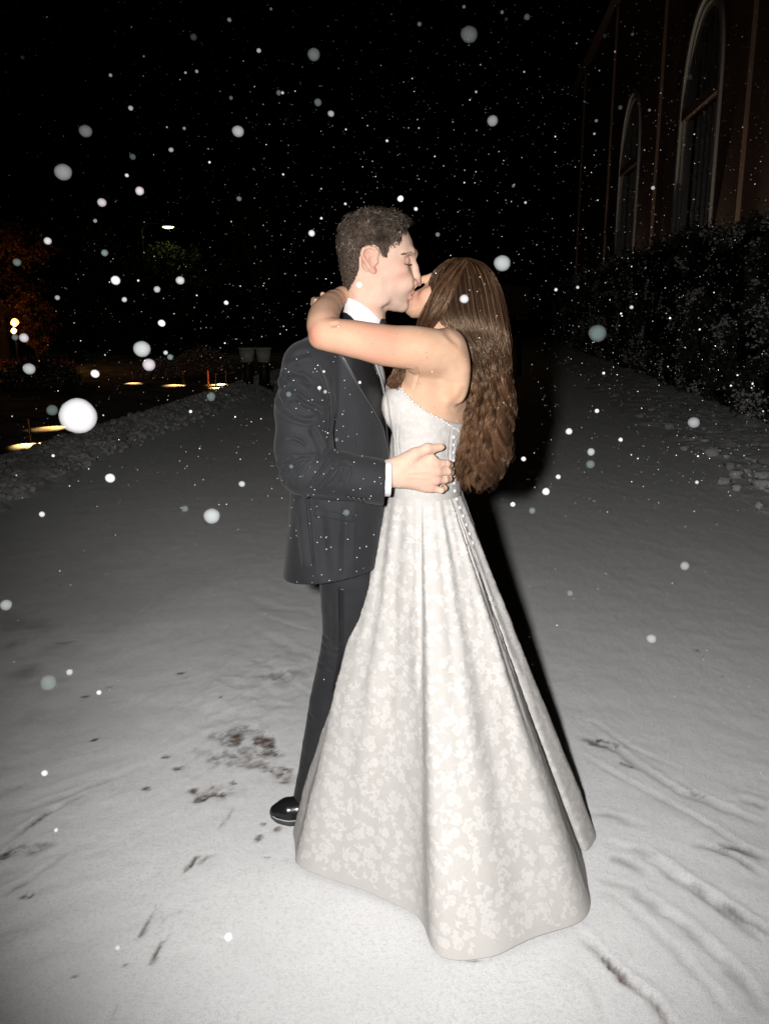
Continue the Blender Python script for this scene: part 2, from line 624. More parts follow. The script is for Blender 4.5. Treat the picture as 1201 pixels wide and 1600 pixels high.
fr = [[.0112, .0100, .0088, .0076], [.0112, .0102, .0088, .0076], [.0105, .0095, .0083, .0072], [.0098, .0082, .0074, .0064]]
for p, r in zip(fing, fr):
    F.chain(ats(p), r, 0.0035)
for q, s_ in zip(kn, (.0125, .0125, .0115, .0100)):
    F.ell(q + (0, -.006, 0), (s_, .0085, s_), 0.006)
# thumb with its web
th = [(622, 731, 2.164), (648, 709, 2.160), (667, 700.5, 2.166), (686, 699, 2.178)]
F.chain(ats(th), [.0185, .0135, .0118, .0092], 0.010)
F.ell(at(689, 698.5, 2.178), (.0105, .0085, .0088), 0.004)
F.cone(at(638, 720, 2.168), at(668, 715, 2.178), .018, .0095, 0.018, sc=(1, .6, 1))
# --- neck
F.chain([at(571, 455, MY), at(570, 478, MY), at(566, 530, MY)], [.050, .0515, .053], 0.02)
F.ell(at(594, 498, MY), (.012, .012, .016), 0.012)
F.cone(at(562, 458, 2.358), at(592, 508, 2.375), .012, .010, 0.03)       # neck muscle
# --- head
head_px = [(541, 462), (537, 440), (532, 420), (529, 398), (529, 376), (534, 358), (546, 345), (563, 338), (585, 335.5),
           (604, 338), (620, 345), (631, 353), (638, 363), (643.5, 375), (646.5, 386), (648.5, 394), (647.5, 400), (644.5, 406),
           (643.5, 416), (644, 430), (645, 443), (646.5, 449), (645.5, 454), (642.5, 458.5), (641, 462), (638.5, 467.5), (635.2, 471),
           (635.8, 476), (634.6, 481.5), (628, 486.5), (616, 487), (603, 484), (594, 480), (585, 484), (570, 484), (555, 476)]
hp = np.array([at(a, b, MY)[[0, 2]] for a, b in head_px])
zt, zc, zb = at(600, 350, MY)[2], at(600, 425, MY)[2], at(600, 486, MY)[2]
xa, xb = at(560, 420, MY)[0], at(640, 420, MY)[0]


def HW(x, z):
    w = np.interp(z, [zb, zb + .02, zc - .02, zc + .015, zt], [.052, .057, .066, .073, .076])
    return w - .012 * sstep(xa + .03, xb, x) * sstep(zt, zc, z)


inflate(F, hp, MY, HW, 0.064, 0.012)


def both(fn):
    fn(1); fn(-1)


mh = lambda px, py, n, s: at(px, py, MY) + np.array([0, -s * n, 0])
F.chain([mh(643.5, 403, 0, 1), mh(647, 418, 0, 1), mh(651.2, 432, 0, 1)], [.0085, .0095, .0105], 0.010)     # nose bridge
F.ell(mh(650.8, 439.5, 0, 1), (.0122, .0130, .0110), 0.006)
F.cone(mh(649, 446, 0, 1), mh(646, 449, 0, 1), .0048, .0045, 0.006)
both(lambda s: F.ell(mh(646.0, 442.3, .0128, s), (.0110, .0078, .0088), 0.004))
both(lambda s: F.ell(mh(648.8, 447.2, .0062, s), (.0045, .0034, .0028), 0.002, 'sub'))
both(lambda s: F.chain([mh(646, 396, .006, s), mh(640, 394.5, .028, s), mh(630, 397, .047, s)], [.0078, .0085, .0075], 0.014))  # brow
both(lambda s: F.ell(mh(639.5, 407.5, .033, s), (.0150, .0150, .0120), 0.012, 'sub'))
both(lambda s: F.ell(mh(632.3, 408.0, .0325, s), (.0128, .0128, .0128), 0.004))
both(lambda s: F.ell(mh(625, 423, .048, s), (.020, .014, .014), 0.022))          # cheekbone
both(lambda s: F.ell(mh(634, 441, .030, s), (.018, .014, .020), 0.022))          # cheek
both(lambda s: F.ell(mh(594, 466, .048, s), (.022, .012, .020), 0.022))          # jaw angle
F.chain([mh(640.5, 459.5, .015, 1), mh(643.8, 456.3, .006, 1), mh(644.2, 455.8, 0, 1)], [.0026, .0048, .0046], 0.004)
F.chain([mh(640.5, 459.5, .015, -1), mh(643.8, 456.3, .006, -1), mh(644.2, 455.8, 0, -1)], [.0026, .0048, .0046], 0.004)
F.chain([mh(638.5, 461.8, .014, 1), mh(640.8, 464.5, .006, 1), mh(641, 464.8, 0, 1)], [.0026, .0054, .0054], 0.004)
F.chain([mh(638.5, 461.8, .014, -1), mh(640.8, 464.5, .006, -1), mh(641, 464.8, 0, -1)], [.0026, .0054, .0054], 0.004)
both(lambda s: F.chain([mh(638.5, 460.5, .016, s), mh(642.5, 460.6, .007, s)], [.0010, .0014], 0.0025, 'sub'))
F.ell(mh(629.5, 478, 0, 1), (.0125, .017, .013), 0.012)
for s in (1, -1):                                                                # ears
    e = lambda px, py, n: mh(px, py, n, s)
    F.ell(e(578, 408, .0760), (.019, .0062, .031), 0.006, rx=-0.20)
    F.chain([e(585, 425, .074), e(577.5, 420, .080), e(570, 409, .084), e(566.5, 399, .087), (e(569, 392.5, .088)), e(577, 389.5, .086),
             e(585.5, 391.5, .081), e(590, 397, .077), e(589.5, 404, .072)], [.0058, .0046, .0044, .0043, .0043, .0043, .0042, .0040, .0036], 0.004)
    F.chain([e(576.5, 418, .079), e(573.5, 408, .081), e(575.5, 399, .081), e(582, 396.5, .079)], [.0026, .0028, .0028, .0022], 0.004)
    F.ell(e(582.5, 409.5, .0835), (.0078, .0080, .0105), 0.005, 'sub')
    F.ell(e(588.5, 411, .0755), (.0042, .0040, .0058), 0.004)
    F.ell(e(583.5, 425.5, .0765), (.0075, .0048, .0075), 0.005)
v, f = F.mesh()
del F
v = relax(v, f, 1, 0.35)
n_ = normals(v, f)
v = strokes(v, n_, 2.16, [                                                        # tendons, knuckle creases
    ([(632, 733), (655, 727), (676, 724)], .0030, -.0011), ([(632, 738), (655, 737), (678, 737)], .0030, -.0011),
    ([(632, 744), (655, 746), (676, 750)], .0030, -.0010), ([(612, 722), (630, 724), (646, 712)], .0035, .0012),
    ([(698, 720), (698.5, 729)], .0016, .0010), ([(699, 732.5), (699.5, 742)], .0016, .0010), ([(695.5, 745), (696, 754)], .0016, .0010),
    ([(668, 695), (668.5, 705)], .0016, .0008), ([(614, 722), (613, 740), (614, 755)], .0022, .0008)], mask=(v[:, 2] < 1.2) & (v[:, 1] < 2.26) & (v[:, 0] > 0))
v = strokes(v, n_, MY, [([(648.5, 449.5), (645.5, 440), (641.5, 438)], .0022, .0012), ([(641, 440), (637, 448), (635, 455)], .0050, .0004),
                        ([(641.5, 412.3), (637.5, 413.6), (631, 411.8)], .0014, .0012), ([(640, 403), (634, 402.5), (628, 405)], .0018, .0012),
                        ([(560, 455), (572, 472), (583, 500)], .007, .0014)], mask=v[:, 2] > 1.5)
body = part('body', v, f, M['skin_man'], man)
near = lambda px, py, Y: at(px, py, Y)
bl = 0.38 * blob(v, mh(573, 405, .085, 1), .026) + .55 * blob(v, mh(586, 424, .08, 1), .012) + .55 * blob(v, mh(654, 441, 0, 1), .014)
bl += .35 * blob(v, mh(626, 428, .05, 1), .026) + .25 * blob(v, mh(634, 407, .045, 1), .012)
for q in kn: bl += .42 * blob(v, q + (0, -.01, 0), .011)
for p in fing: bl += .30 * blob(v, at(*p[2]), .010)
bl += .25 * blob(v, at(690, 698, 2.17), .012) + .30 * blob(v, mh(583, 480, .05, 1), .016)
attr(body.data, 'blush', np.clip(bl, 0, .8))
px_ = (v[:, 0] - at(600, 470, MY)[0]) * 578 + 600
pz_ = 425 - (v[:, 2] - at(600, 425, MY)[2]) * 578
brd = sstep(446, 462, pz_) * sstep(500, 484, pz_) * sstep(583, 600, px_) + sstep(596, 592, np.abs(px_ - 0) - 0 * pz_) * 0
brd = np.maximum(brd, sstep(425, 440, pz_) * sstep(592, 597, px_) * sstep(612, 602, px_) * sstep(500, 480, pz_))
brd = np.maximum(brd, .6 * sstep(447, 450, pz_) * sstep(458, 454, pz_) * sstep(630, 640, px_))
brd *= 0.62 + 0.5 * vnoise(v[:, 0] * 900, v[:, 1] * 900, v[:, 2] * 900)
attr(body.data, 'beard', np.clip(brd * (v[:, 2] > 1.5) * .48, 0, .6))
lip = .75 * (blob(v, mh(644, 456.5, .005, 1), .0065, 2) + blob(v, mh(640.5, 464.5, .005, 1), .0072, 2))
attr(body.data, 'lip', np.clip(lip, 0, .8))

# --- eyebrow and lashes: single hairs
bvh_man = BVHTree.FromPolygons([tuple(p) for p in v.tolist()], [tuple(q) for q in f[(v[f[:, 0], 2] > 1.44)].tolist()]) if False else None


def make_bvh(v, f):
    return BVHTree.FromPolygons(v.tolist(), f.tolist())


hm = (v[f[:, 0], 2] > 1.44)
bv_head = make_bvh(v, f[hm])


def cast(bv, px, py, off=0.0):
    o = Vector((0, 0, CH)); d = Vector(ray(px, py)).normalized()
    h, n, i, t = bv.ray_cast(o, d)
    if h is None: return None, None
    return np.array(h) - np.array(d) * off, np.array(n)


P, R = [], []
for i in range(170):
    t = RNG.random()
    a = cast(bv_head, np.interp(t, [0, .5, 1], [648.5, 640, 629]) + RNG.normal(0, .3), np.interp(t, [0, .45, 1], [396.5, 394.2, 398]) + RNG.normal(0, 1.0), 0.0006)[0]
    if a is None: continue
    d = np.array([-1, -.25, .35 - .5 * t]); d /= np.linalg.norm(d)
    L_ = RNG.uniform(.005, .009)
    P.append([a, a + d * L_ * .5 + (0, -.0006, 0), a + d * L_]); R.append([.00028, .00025, .00008])
vv, ff = tubes(P, R, 3)
part('eyebrow', vv, ff, M['lash'], man)
P, R = [], []
for i in range(46):
    t = i / 45
    a = cast(bv_head, np.interp(t, [0, .5, 1], [641.6, 637.5, 631]), np.interp(t, [0, .5, 1], [412.0, 413.6, 411.6]), 0.0004)[0]
    if a is None: continue
    d = np.array([.55, -.5, -.6])
    P.append([a, a + d * .004, a + d * .007 + (0.001, 0, .001)]); R.append([.00032, .00025, .0001])
vv, ff = tubes(P, R, 3)
part('eyelashes', vv, ff, M['lash'], man)

# --- curly hair
hair_poly = np.array([at(a, b, MY)[[0, 2]] for a, b in [(542, 462), (548, 452), (556, 438), (562, 424), (563, 405), (566, 391), (574, 386), (585, 386),
                      (592, 390), (597, 402), (604, 405), (606, 393), (611, 384), (622, 378), (625, 366), (624, 359), (634, 352), (643, 352), (648, 330), (600, 315), (520, 320), (515, 400), (525, 465)]])


def inside(poly, x, z):
    ins = np.zeros(np.shape(x), bool)
    for i in range(len(poly)):
        a, b = poly[i], poly[(i + 1) % len(poly)]
        ins ^= ((a[1] > z) != (b[1] > z)) & (x < (b[0] - a[0]) * (z - a[1]) / (b[1] - a[1] + 1e-12) + a[0])
    return ins


nv = normals(v, f)
fc = v[f].mean(1)
sel = inside(hair_poly, fc[:, 0], fc[:, 2]) & (fc[:, 2] > 1.5) & (np.abs(fc[:, 1] - MY) < .086)
fs = f[sel]
used = np.unique(fs)
remap = -np.ones(len(v), int); remap[used] = np.arange(len(used))
capv = v[used] + nv[used] * 0.0035
ztop = at(590, 372, MY)[2]
capv += nv[used] * (0.006 * sstep(ztop - .03, ztop + .02, v[used, 2]))[:, None]
hair = part('hair', capv, remap[fs], M['scalp'], man)
NH = 8500
pick = RNG.choice(len(fs), NH)
rt = v[fs[pick]].mean(1) + RNG.normal(0, .0012, (NH, 3))
rn = nv[fs[pick, 0]]
top = sstep(ztop - .06, ztop + .03, rt[:, 2])
length = (1 - .45 * sstep(at(612, 370, MY)[0], at(626, 370, MY)[0], rt[:, 0]) * (rt[:, 2] < at(600, 350, MY)[2])) * (0.0055 + 0.0165 * top * (.5 + .5 * sstep(at(530, 360, MY)[0], at(575, 360, MY)[0], rt[:, 0])) * (1 + .35 * sstep(at(600, 350, MY)[0], at(630, 350, MY)[0], rt[:, 0]))) * RNG.uniform(.7, 1.3, NH)
# sides are combed back and down, the top curls forward
flow = np.stack([-.75 + 1.25 * top, 0 * top, -.65 + .55 * top], 1)
flow += RNG.normal(0, .18, (NH, 3)) + .75 * np.stack([vnoise(rt[:, 0] * 85, rt[:, 1] * 85, rt[:, 2] * 85, s) for s in (1, 2, 3)], 1)
flow -= (flow * rn).sum(1, keepdims=True) * rn
ph = 6.28 * vnoise(rt[:, 0] * 55, rt[:, 1] * 55, rt[:, 2] * 55, 9) + RNG.normal(0, .18, NH)
MM = 8
tt = np.linspace(0, 1, MM)
side = np.cross(rn, flow); side /= np.linalg.norm(side, axis=1, keepdims=True) + 1e-9
# strands are drawn together into small curls
NC = 420
cc = rt[RNG.choice(NH, NC)]
own = np.argmin(((rt[:, None, :] - cc[None]) ** 2).sum(2), 1)
cph, cdir, cdark = RNG.uniform(0, 6.28, NC), RNG.normal(0, .5, (NC, 3)), RNG.uniform(0, 1, NC)
ph = cph[own] + RNG.normal(0, .22, NH)
flow = flow + cdir[own] * top[:, None]
flow -= (flow * rn).sum(1, keepdims=True) * rn
pull = (cc[own] - rt) * (.75 * top)[:, None]
fl_n = flow / (np.linalg.norm(flow, axis=1, keepdims=True) + 1e-9)
curl = (0.0012 + 0.0080 * top)[:, None, None]
arc = ph[:, None] + tt[None] * (2.0 + 4.2 * top[:, None])
P = rt[:, None] + rn[:, None] * (length[:, None] * tt * (.42 + .30 * top[:, None]))[..., None] + fl_n[:, None] * (length[:, None] * tt * .75)[..., None]
P = P + pull[:, None] * tt[None, :, None] ** .8
P = P + curl * tt[None, :, None] ** .7 * (np.cos(arc)[..., None] * side[:, None] + np.sin(arc)[..., None] * fl_n[:, None])
R = (0.00075 * (1 - .5 * tt))[None] * RNG.uniform(.7, 1.2, (NH, 1))
vv, ff = tubes(P, R, 3)
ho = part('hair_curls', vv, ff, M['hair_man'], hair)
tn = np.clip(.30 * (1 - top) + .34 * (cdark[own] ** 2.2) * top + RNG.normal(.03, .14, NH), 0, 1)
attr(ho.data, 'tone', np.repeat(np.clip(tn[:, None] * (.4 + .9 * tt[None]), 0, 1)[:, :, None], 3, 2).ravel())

# ------------------------------------------------------------------ tuxedo jacket
JX, JY, JZ = axis(-0.42, 0.0032, 0.06), axis(2.00, 0.0032, 2.32, 0.007, 2.80), axis(0.80, 0.0032, 1.68)
J = Field(JX, JY, JZ)
jrows = rows([(520, 590, 500, .075), (500, 592, 515, .13), (470, 594, 532, .185), (456, 599, 552, .205), (449, 604, 590, .212), (448, 608, 640, .208),
              (453, 612, 700, .195), (455, 612, 752, .190), (452, 606, 800, .198), (447, 600, 860, .205), (441, 596, 925, .212)], MY)
J.loft(jrows, 0.012, 2.35)
J.cut(at(442, 893, MY), (0.16, -0.04, -1))
J.chain([at(483, 574, 2.205), at(476, 640, 2.165), at(475, 700, 2.150), at(478, 733, 2.145)], [.070, .074, .073, .068], 0.016)
J.chain([at(505, 570, 2.58), at(530, 640, 2.64), at(548, 735, 2.68), at(640, 745, 2.58)], [.068, .070, .064, .056], 0.016)
C = Field(JX, JY, JZ)
C.chain([at(478, 733, 2.145), at(535, 743, 2.145), at(612, 756, 2.160)], [.0675, .0610, .0575], 0.004)
C.cut(at(601.5, 720, 2.16), (1, 0.05, -0.055))
J.F = (lambda a, b, k: np.minimum(a, b) - (np.maximum(k - np.abs(a - b), 0) / k) ** 2 * k * .25)(J.F, C.F, 0.010)
del C
# sleeve mouth
J.cone(at(590, 750, 2.158), at(606, 753, 2.160), .0515, .0525, 0.002, 'sub')
# open front: nothing of the jacket in front of the lapels
lz = np.array([at(585, r, 2.27)[2] for r in (430, 466, 507, 540, 566, 590, 625, 670, 716, 760, 1000)])[::-1]
lx = np.array([at(p, r, 2.27)[0] for p, r in ((510, 430), (528, 466), (551, 507), (571, 540), (584, 566), (593, 590), (600, 625), (605, 670), (609, 716), (640, 760), (640, 1000))])[::-1]
J.cutf(lambda X, Y, Z: (X - np.interp(Z.ravel(), lz, lx)[None, None]) + 0 * Y)
v, f = J.mesh(); del J
v = relax(v, f, 2, 0.4)
n_ = normals(v, f)
# cloth
v = v + n_ * (0.0016 * fbm(v[:, 0] * 14, v[:, 1] * 14, v[:, 2] * 9, 3, 4))[:, None]
n_ = normals(v, f)
sl_ = [  # elbow, sleeve and body folds
    ([(441, 592), (450, 582), (458, 574), (465, 568)], .0050, .0065),
    ([(433, 612), (442, 598), (455, 588), (472, 590), (488, 600)], .0055, .0075),
    ([(433, 618), (446, 636), (462, 646), (480, 651), (496, 650)], .0055, .0075),
    ([(452, 622), (466, 618), (480, 628), (498, 636), (506, 645)], .0050, .0055),
    ([(488, 662), (498, 680), (504, 694), (506, 706)], .0060, .0060),
    ([(452, 681), (462, 678), (474, 682), (484, 691)], .0040, .0050),
    ([(500, 626), (510, 630), (518, 628)], .0040, .0045),
    ([(437, 722), (446, 711), (462, 704), (486, 704), (506, 703)], .0040, .0060),
    ([(434, 740), (440, 724), (456, 712), (476, 706), (490, 705)], .0036, .0055),
    ([(447, 756), (450, 738), (462, 722), (480, 711), (492, 706)], .0034, .0050),
    ([(462, 748), (468, 732), (480, 718), (494, 708)], .0030, .0045),
    ([(486, 756), (496, 738), (508, 724), (516, 712)], .0032, .0055),
    ([(502, 754), (514, 738), (524, 724), (527, 714)], .0030, .0055),
    ([(514, 752), (524, 742), (533, 730), (536, 718)], .0028, .0050),
    ([(533, 748), (539, 734), (540, 722), (536, 714)], .0028, .0055),
    ([(541, 745), (545, 732), (543, 722), (540, 716)], .0026, .0050),
    ([(528, 722), (536, 718), (546, 720), (551, 723)], .0024, .0045),
    ([(497, 568), (508, 592), (516, 618), (518, 655), (514, 690), (509, 705)], .0022, .0045),      # armhole seam
    ([(456, 782), (460, 830), (470, 900)], .0030, .0035), ([(468, 770), (474, 820), (484, 895)], .0080, .0050),
    ([(498, 800), (502, 850), (508, 915)], .0120, .0040), ([(540, 792), (538, 850), (536, 915)], .0100, .0040),
    ([(482, 775), (510, 777), (540, 780), (566, 786)], .0030, .0035), ([(470, 770), (500, 776), (530, 778)], .0026, .0040),
    ([(455, 560), (470, 553), (486, 550)], .0060, .0030),
    ([(555, 660), (556, 690), (556, 715)], .0012, .0010)]
sl_ = [(a, b, c * 1.55) for a, b, c in sl_]
v = strokes(v, n_, 2.15, sl_)
jacket = part('jacket', v, f, M['wool'], man)
bv_j = make_bvh(v, f)


def ribbon(name, A, B, bv, off, m, parent, nu=40, nv_=10, thick=0.0015, fall=None):
    """strip of cloth lying on a body: A and B are its two long edges, seen from the camera (photo pixels)"""
    A, B = np.array(A, float), np.array(B, float)

    def res(Q):
        L = np.concatenate([[0], np.cumsum(np.linalg.norm(np.diff(Q, axis=0), axis=1))])
        t = np.linspace(0, L[-1], nu)
        return np.stack([np.interp(t, L, Q[:, 0]), np.interp(t, L, Q[:, 1])], 1)
    A, B = res(A), res(B)
    G = np.zeros((nu, nv_, 3)); ok = np.zeros((nu, nv_), bool)
    for i in range(nu):
        for j in range(nv_):
            s_ = j / (nv_ - 1)
            q = A[i] * (1 - s_) + B[i] * s_
            h, n = cast(bv, q[0], q[1], off)
            if h is None and fall is not None: h = at(q[0], q[1], fall)
            if h is not None: G[i, j] = h; ok[i, j] = True
    # fill misses from the neighbour, soften
    for i in range(nu):
        for j in range(nv_):
            if not ok[i, j]:
                d = [(abs(a - i) + abs(b - j), a, b) for a in range(max(0, i - 4), min(nu, i + 5)) for b in range(nv_) if ok[a, b]]
                if d:
                    _, a, b = min(d)
                    s_ = j / (nv_ - 1); q = A[i] * (1 - s_) + B[i] * s_
                    G[i, j] = at(q[0], q[1], G[a, b, 1])
    Yg = G[..., 1].copy()
    for _ in range(2):
        Yp = np.pad(Yg, 1, mode='edge')
        Yg = np.minimum(Yg, (Yp[1:-1, 1:-1] * 2 + Yp[:-2, 1:-1] + Yp[2:, 1:-1] + Yp[1:-1, :-2] + Yp[1:-1, 2:]) / 6 + .0004)
    r0 = np.array([0, 0, CH])
    for i in range(nu):
        for j in range(nv_):
            dd = G[i, j] - r0
            G[i, j] = r0 + dd * (Yg[i, j] / dd[1])
    V0 = G.reshape(-1, 3)
    V1 = V0 + np.array([0, thick, 0])
    V = np.concatenate([V0, V1]); N0 = len(V0)
    idx = np.arange(N0).reshape(nu, nv_)
    q = np.stack([idx[:-1, :-1], idx[1:, :-1], idx[1:, 1:], idx[:-1, 1:]], -1).reshape(-1, 4)
    F_ = [q, q[:, ::-1] + N0]
    per = list(idx[:, 0]) + list(idx[-1, 1:]) + list(idx[::-1, -1][1:]) + list(idx[0, ::-1][1:-1])
    per = np.array(per)
    nx = np.roll(per, -1)
    F_.append(np.stack([per, per + N0, nx + N0, nx], -1))
    o = part(name, V, np.concatenate(F_), m, parent)
    return o, G


lap, LG = ribbon('lapel', [(519, 534), (530, 554), (556, 597), (578, 632), (590, 652), (598, 667), (606, 702), (607.5, 716)],
                 [(553, 500), (572, 540), (584, 566), (592, 588), (597.5, 612), (600, 640), (604.5, 690), (608.4, 716)], bv_j, .0035, M['satin'], jacket, 46, 12, .003)
edge = [G_ + (0, -.0008, 0) for G_ in LG[:, 0]]
vv, ff = tubes([edge], [[.0010] * len(edge)], 6)
part('lapel_edge', vv, ff, M['piping'], lap)
ribbon('pocket_flap', [(492, 796), (520, 800), (552, 806)], [(490, 806), (519, 811), (551, 817)], bv_j, .0022, M['wool'], jacket, 20, 5, .002)
# sleeve buttons in their loops
uvB, ufB = ico(2)
for px, py in ((544.5, 776.5), (552.5, 777.8), (560.5, 779.0), (568.5, 780.2)):
    h, n = cast(bv_j, px, py, .0015)
    if h is None: continue
    b_ = MB().lathe([(.0008, .0052), (.0062, .0050), (.0075, .0035), (.0075, .0012), (.006, 0)][::-1], (0, 0, 0), 14)
    bo = b_.build('button', M['button'], None, True)
    bo.parent = jacket
    bo.rotation_euler = Vector(n).to_track_quat('Z', 'Y').to_euler()
    bo.location = Vector(h)
# shirt: torso, collar, cuff
S = Field(axis(-0.16, 0.003, 0.08), axis(2.05, 0.003, 2.40, 0.008, 2.75), axis(1.15, 0.0025, 1.70))
S.loft([(z, x, y, a - .010, b - .012) for z, x, y, a, b in rows([(520, 588, 500, .07), (500, 594, 518, .12), (470, 597, 535, .18), (456, 602, 556, .205), (449, 607, 590, .212),
        (448, 611, 640, .208), (453, 613, 700, .195), (455, 613, 752, .190)], MY)], .01, 2.2)
v, f = S.mesh(); del S
v = relax(v, f, 1)
n_ = normals(v, f)
v = strokes(v, n_, 2.25, [([(590, 565), (602, 610), (609, 680)], .0022, .003), ([(596, 565), (606, 600), (612, 650)], .002, .003)])
shirt = part('shirt', v, f, M['shirt'], man)


def ring(name, p0, p1, r0, r1, top, bot, m, parent, hole=0.0035, sc=(1, 1, 1), res=.0016):
    """band of cloth round the axis p0-p1 between two tilted planes (point, normal)"""
    p0, p1 = np.array(p0), np.array(p1)
    R_ = max(r0, r1) + .02
    lo, hi = np.minimum(p0, p1) - R_, np.maximum(p0, p1) + R_
    K = Field(*[axis(lo[i], res, hi[i]) for i in range(3)])
    e = (p1 - p0) * .3
    K.cone(p0 - e, p1 + e, r0, r1, .001, sc=sc)
    K.cone(p0 - e * 1.6, p1 + e * 1.6, r0 - hole, r1 - hole, .001, 'sub', sc=sc)
    K.cut(*top); K.cut(*bot)
    v, f = K.mesh()
    v = relax(v, f, 1)
    return part(name, v, f, m, parent)


nk0, nk1 = at(566, 522, MY), at(570, 468, MY)
cl = at(532, 460, MY - .03); cr = at(594, 503, MY - .03)
ring('collar', nk0, nk1, .0640, .0605, (cl, (-(cr - cl)[2], 0.05, (cr - cl)[0])), (at(560, 530, MY), (.45, 0, -1)), M['shirt'], shirt, .004)
kl, kr = at(527, 467, MY - .05), at(553, 508, MY - .05)
ring('jacket_collar', nk0, nk1, .0715, .0660, (kl, (-(kr - kl)[2], .05, (kr - kl)[0])), (at(520, 528, MY), (.3, 0, -1)), M['satin'], jacket, .006)
wa, wb = at(590, 747, 2.162), at(610.5, 747.5, 2.162)
cu = ring('cuff', wa, wb, .0465, .0470, (wb, (1, .05, -.04)), (wa, (-1, 0, 0)), M['shirt'], shirt, .004)
# bow tie
bt = thing  # (parts below)
bc = at(601, 511, MY - .012)
V, Fq = [], []
mbt = MB()
uv2, uf2 = ico(2)
K = Field(axis(bc[0] - .05, .0018, bc[0] + .04), axis(bc[1] - .09, .0018, bc[1] + .09), axis(bc[2] - .05, .0018, bc[2] + .05))
for s in (1, -1):
    K.cone(bc, bc + (-.004, s * .028, .001), .008, .019, .006, sc=(.45, .7, 1))
    K.cone(bc + (0, s * .02, 0), bc + (-.006, s * .055, .001), .017, .023, .006, sc=(.4, .6, 1))
K.ell(bc + (.004, 0, 0), (.009, .010, .011), .002)
v, f = K.mesh(); v = relax(v, f, 1)
tie = part('bow_tie', v, f, M['satin'], man)

# ------------------------------------------------------------------ trousers
T = Field(axis(-0.38, 0.0035, 0.12), axis(2.18, 0.0035, 2.52, .006, 2.76), axis(0.06, 0.0045, 0.98))
T.loft(rows([(478, 590, 800, .15), (486, 590, 870, .15), (499, 592, 905, .14), (502, 592, 945, .12)], MY), .02, 2.2)
tr = [(500, 592, 905, 2.33), (502, 586, 945, 2.335), (504, 580, 978, 2.345), (503, 570, 1000, 2.35), (496, 560, 1040, 2.36), (484, 546, 1096, 2.375), (473, 530, 1164, 2.40), (463, 511, 1222, 2.42), (459, 508, 1243, 2.425)]
T.chain([at((l + r) / 2, w, Y) for l, r, w, Y in tr], [(r - l) / 2 / (FPX / (Y * CP + (CH - at(500, w, Y)[2]) * SP)) for l, r, w, Y in tr], .004)
T.chain([at(555, 905, 2.52), at(566, 1000, 2.56), at(572, 1060, 2.58), at(585, 1232, 2.61)], [.092, .074, .068, .052], .02)
T.cut(at(470, 1250, 2.42), (-.45, -.10, -1))
v, f = T.mesh(); del T
v = relax(v, f, 2)
n_ = normals(v, f)
v = v + n_ * (0.0014 * fbm(v[:, 0] * 16, v[:, 1] * 16, v[:, 2] * 8, 2, 14))[:, None]
v = strokes(v, n_, 2.33, [([(505, 990), (520, 1000), (538, 1004)], .006, .005), ([(503, 1004), (516, 1012), (530, 1012)], .006, .005), ([(496, 1040), (508, 1036), (522, 1040)], .006, .004),
                          ([(466, 1205), (478, 1216), (492, 1214)], .004, .0035), ([(474, 1222), (484, 1230), (500, 1226)], .004, .0035),
                          ([(480, 1120), (492, 1130), (506, 1126)], .006, .003), ([(520, 925), (522, 970), (518, 1000)], .005, .003)])
tro = part('trousers', v, f, M['wool'], man)
bv_t = make_bvh(v, f)
ribbon('side_stripe', [(528.5, 918), (529, 960), (530, 1000), (528, 1030), (518, 1080)], [(537.5, 919), (538, 960), (537, 1000), (533.5, 1030), (525, 1080)], bv_t, .0016, M['satin'], tro, 40, 5, .001)

# ------------------------------------------------------------------ shoes
shoe = thing_name = None


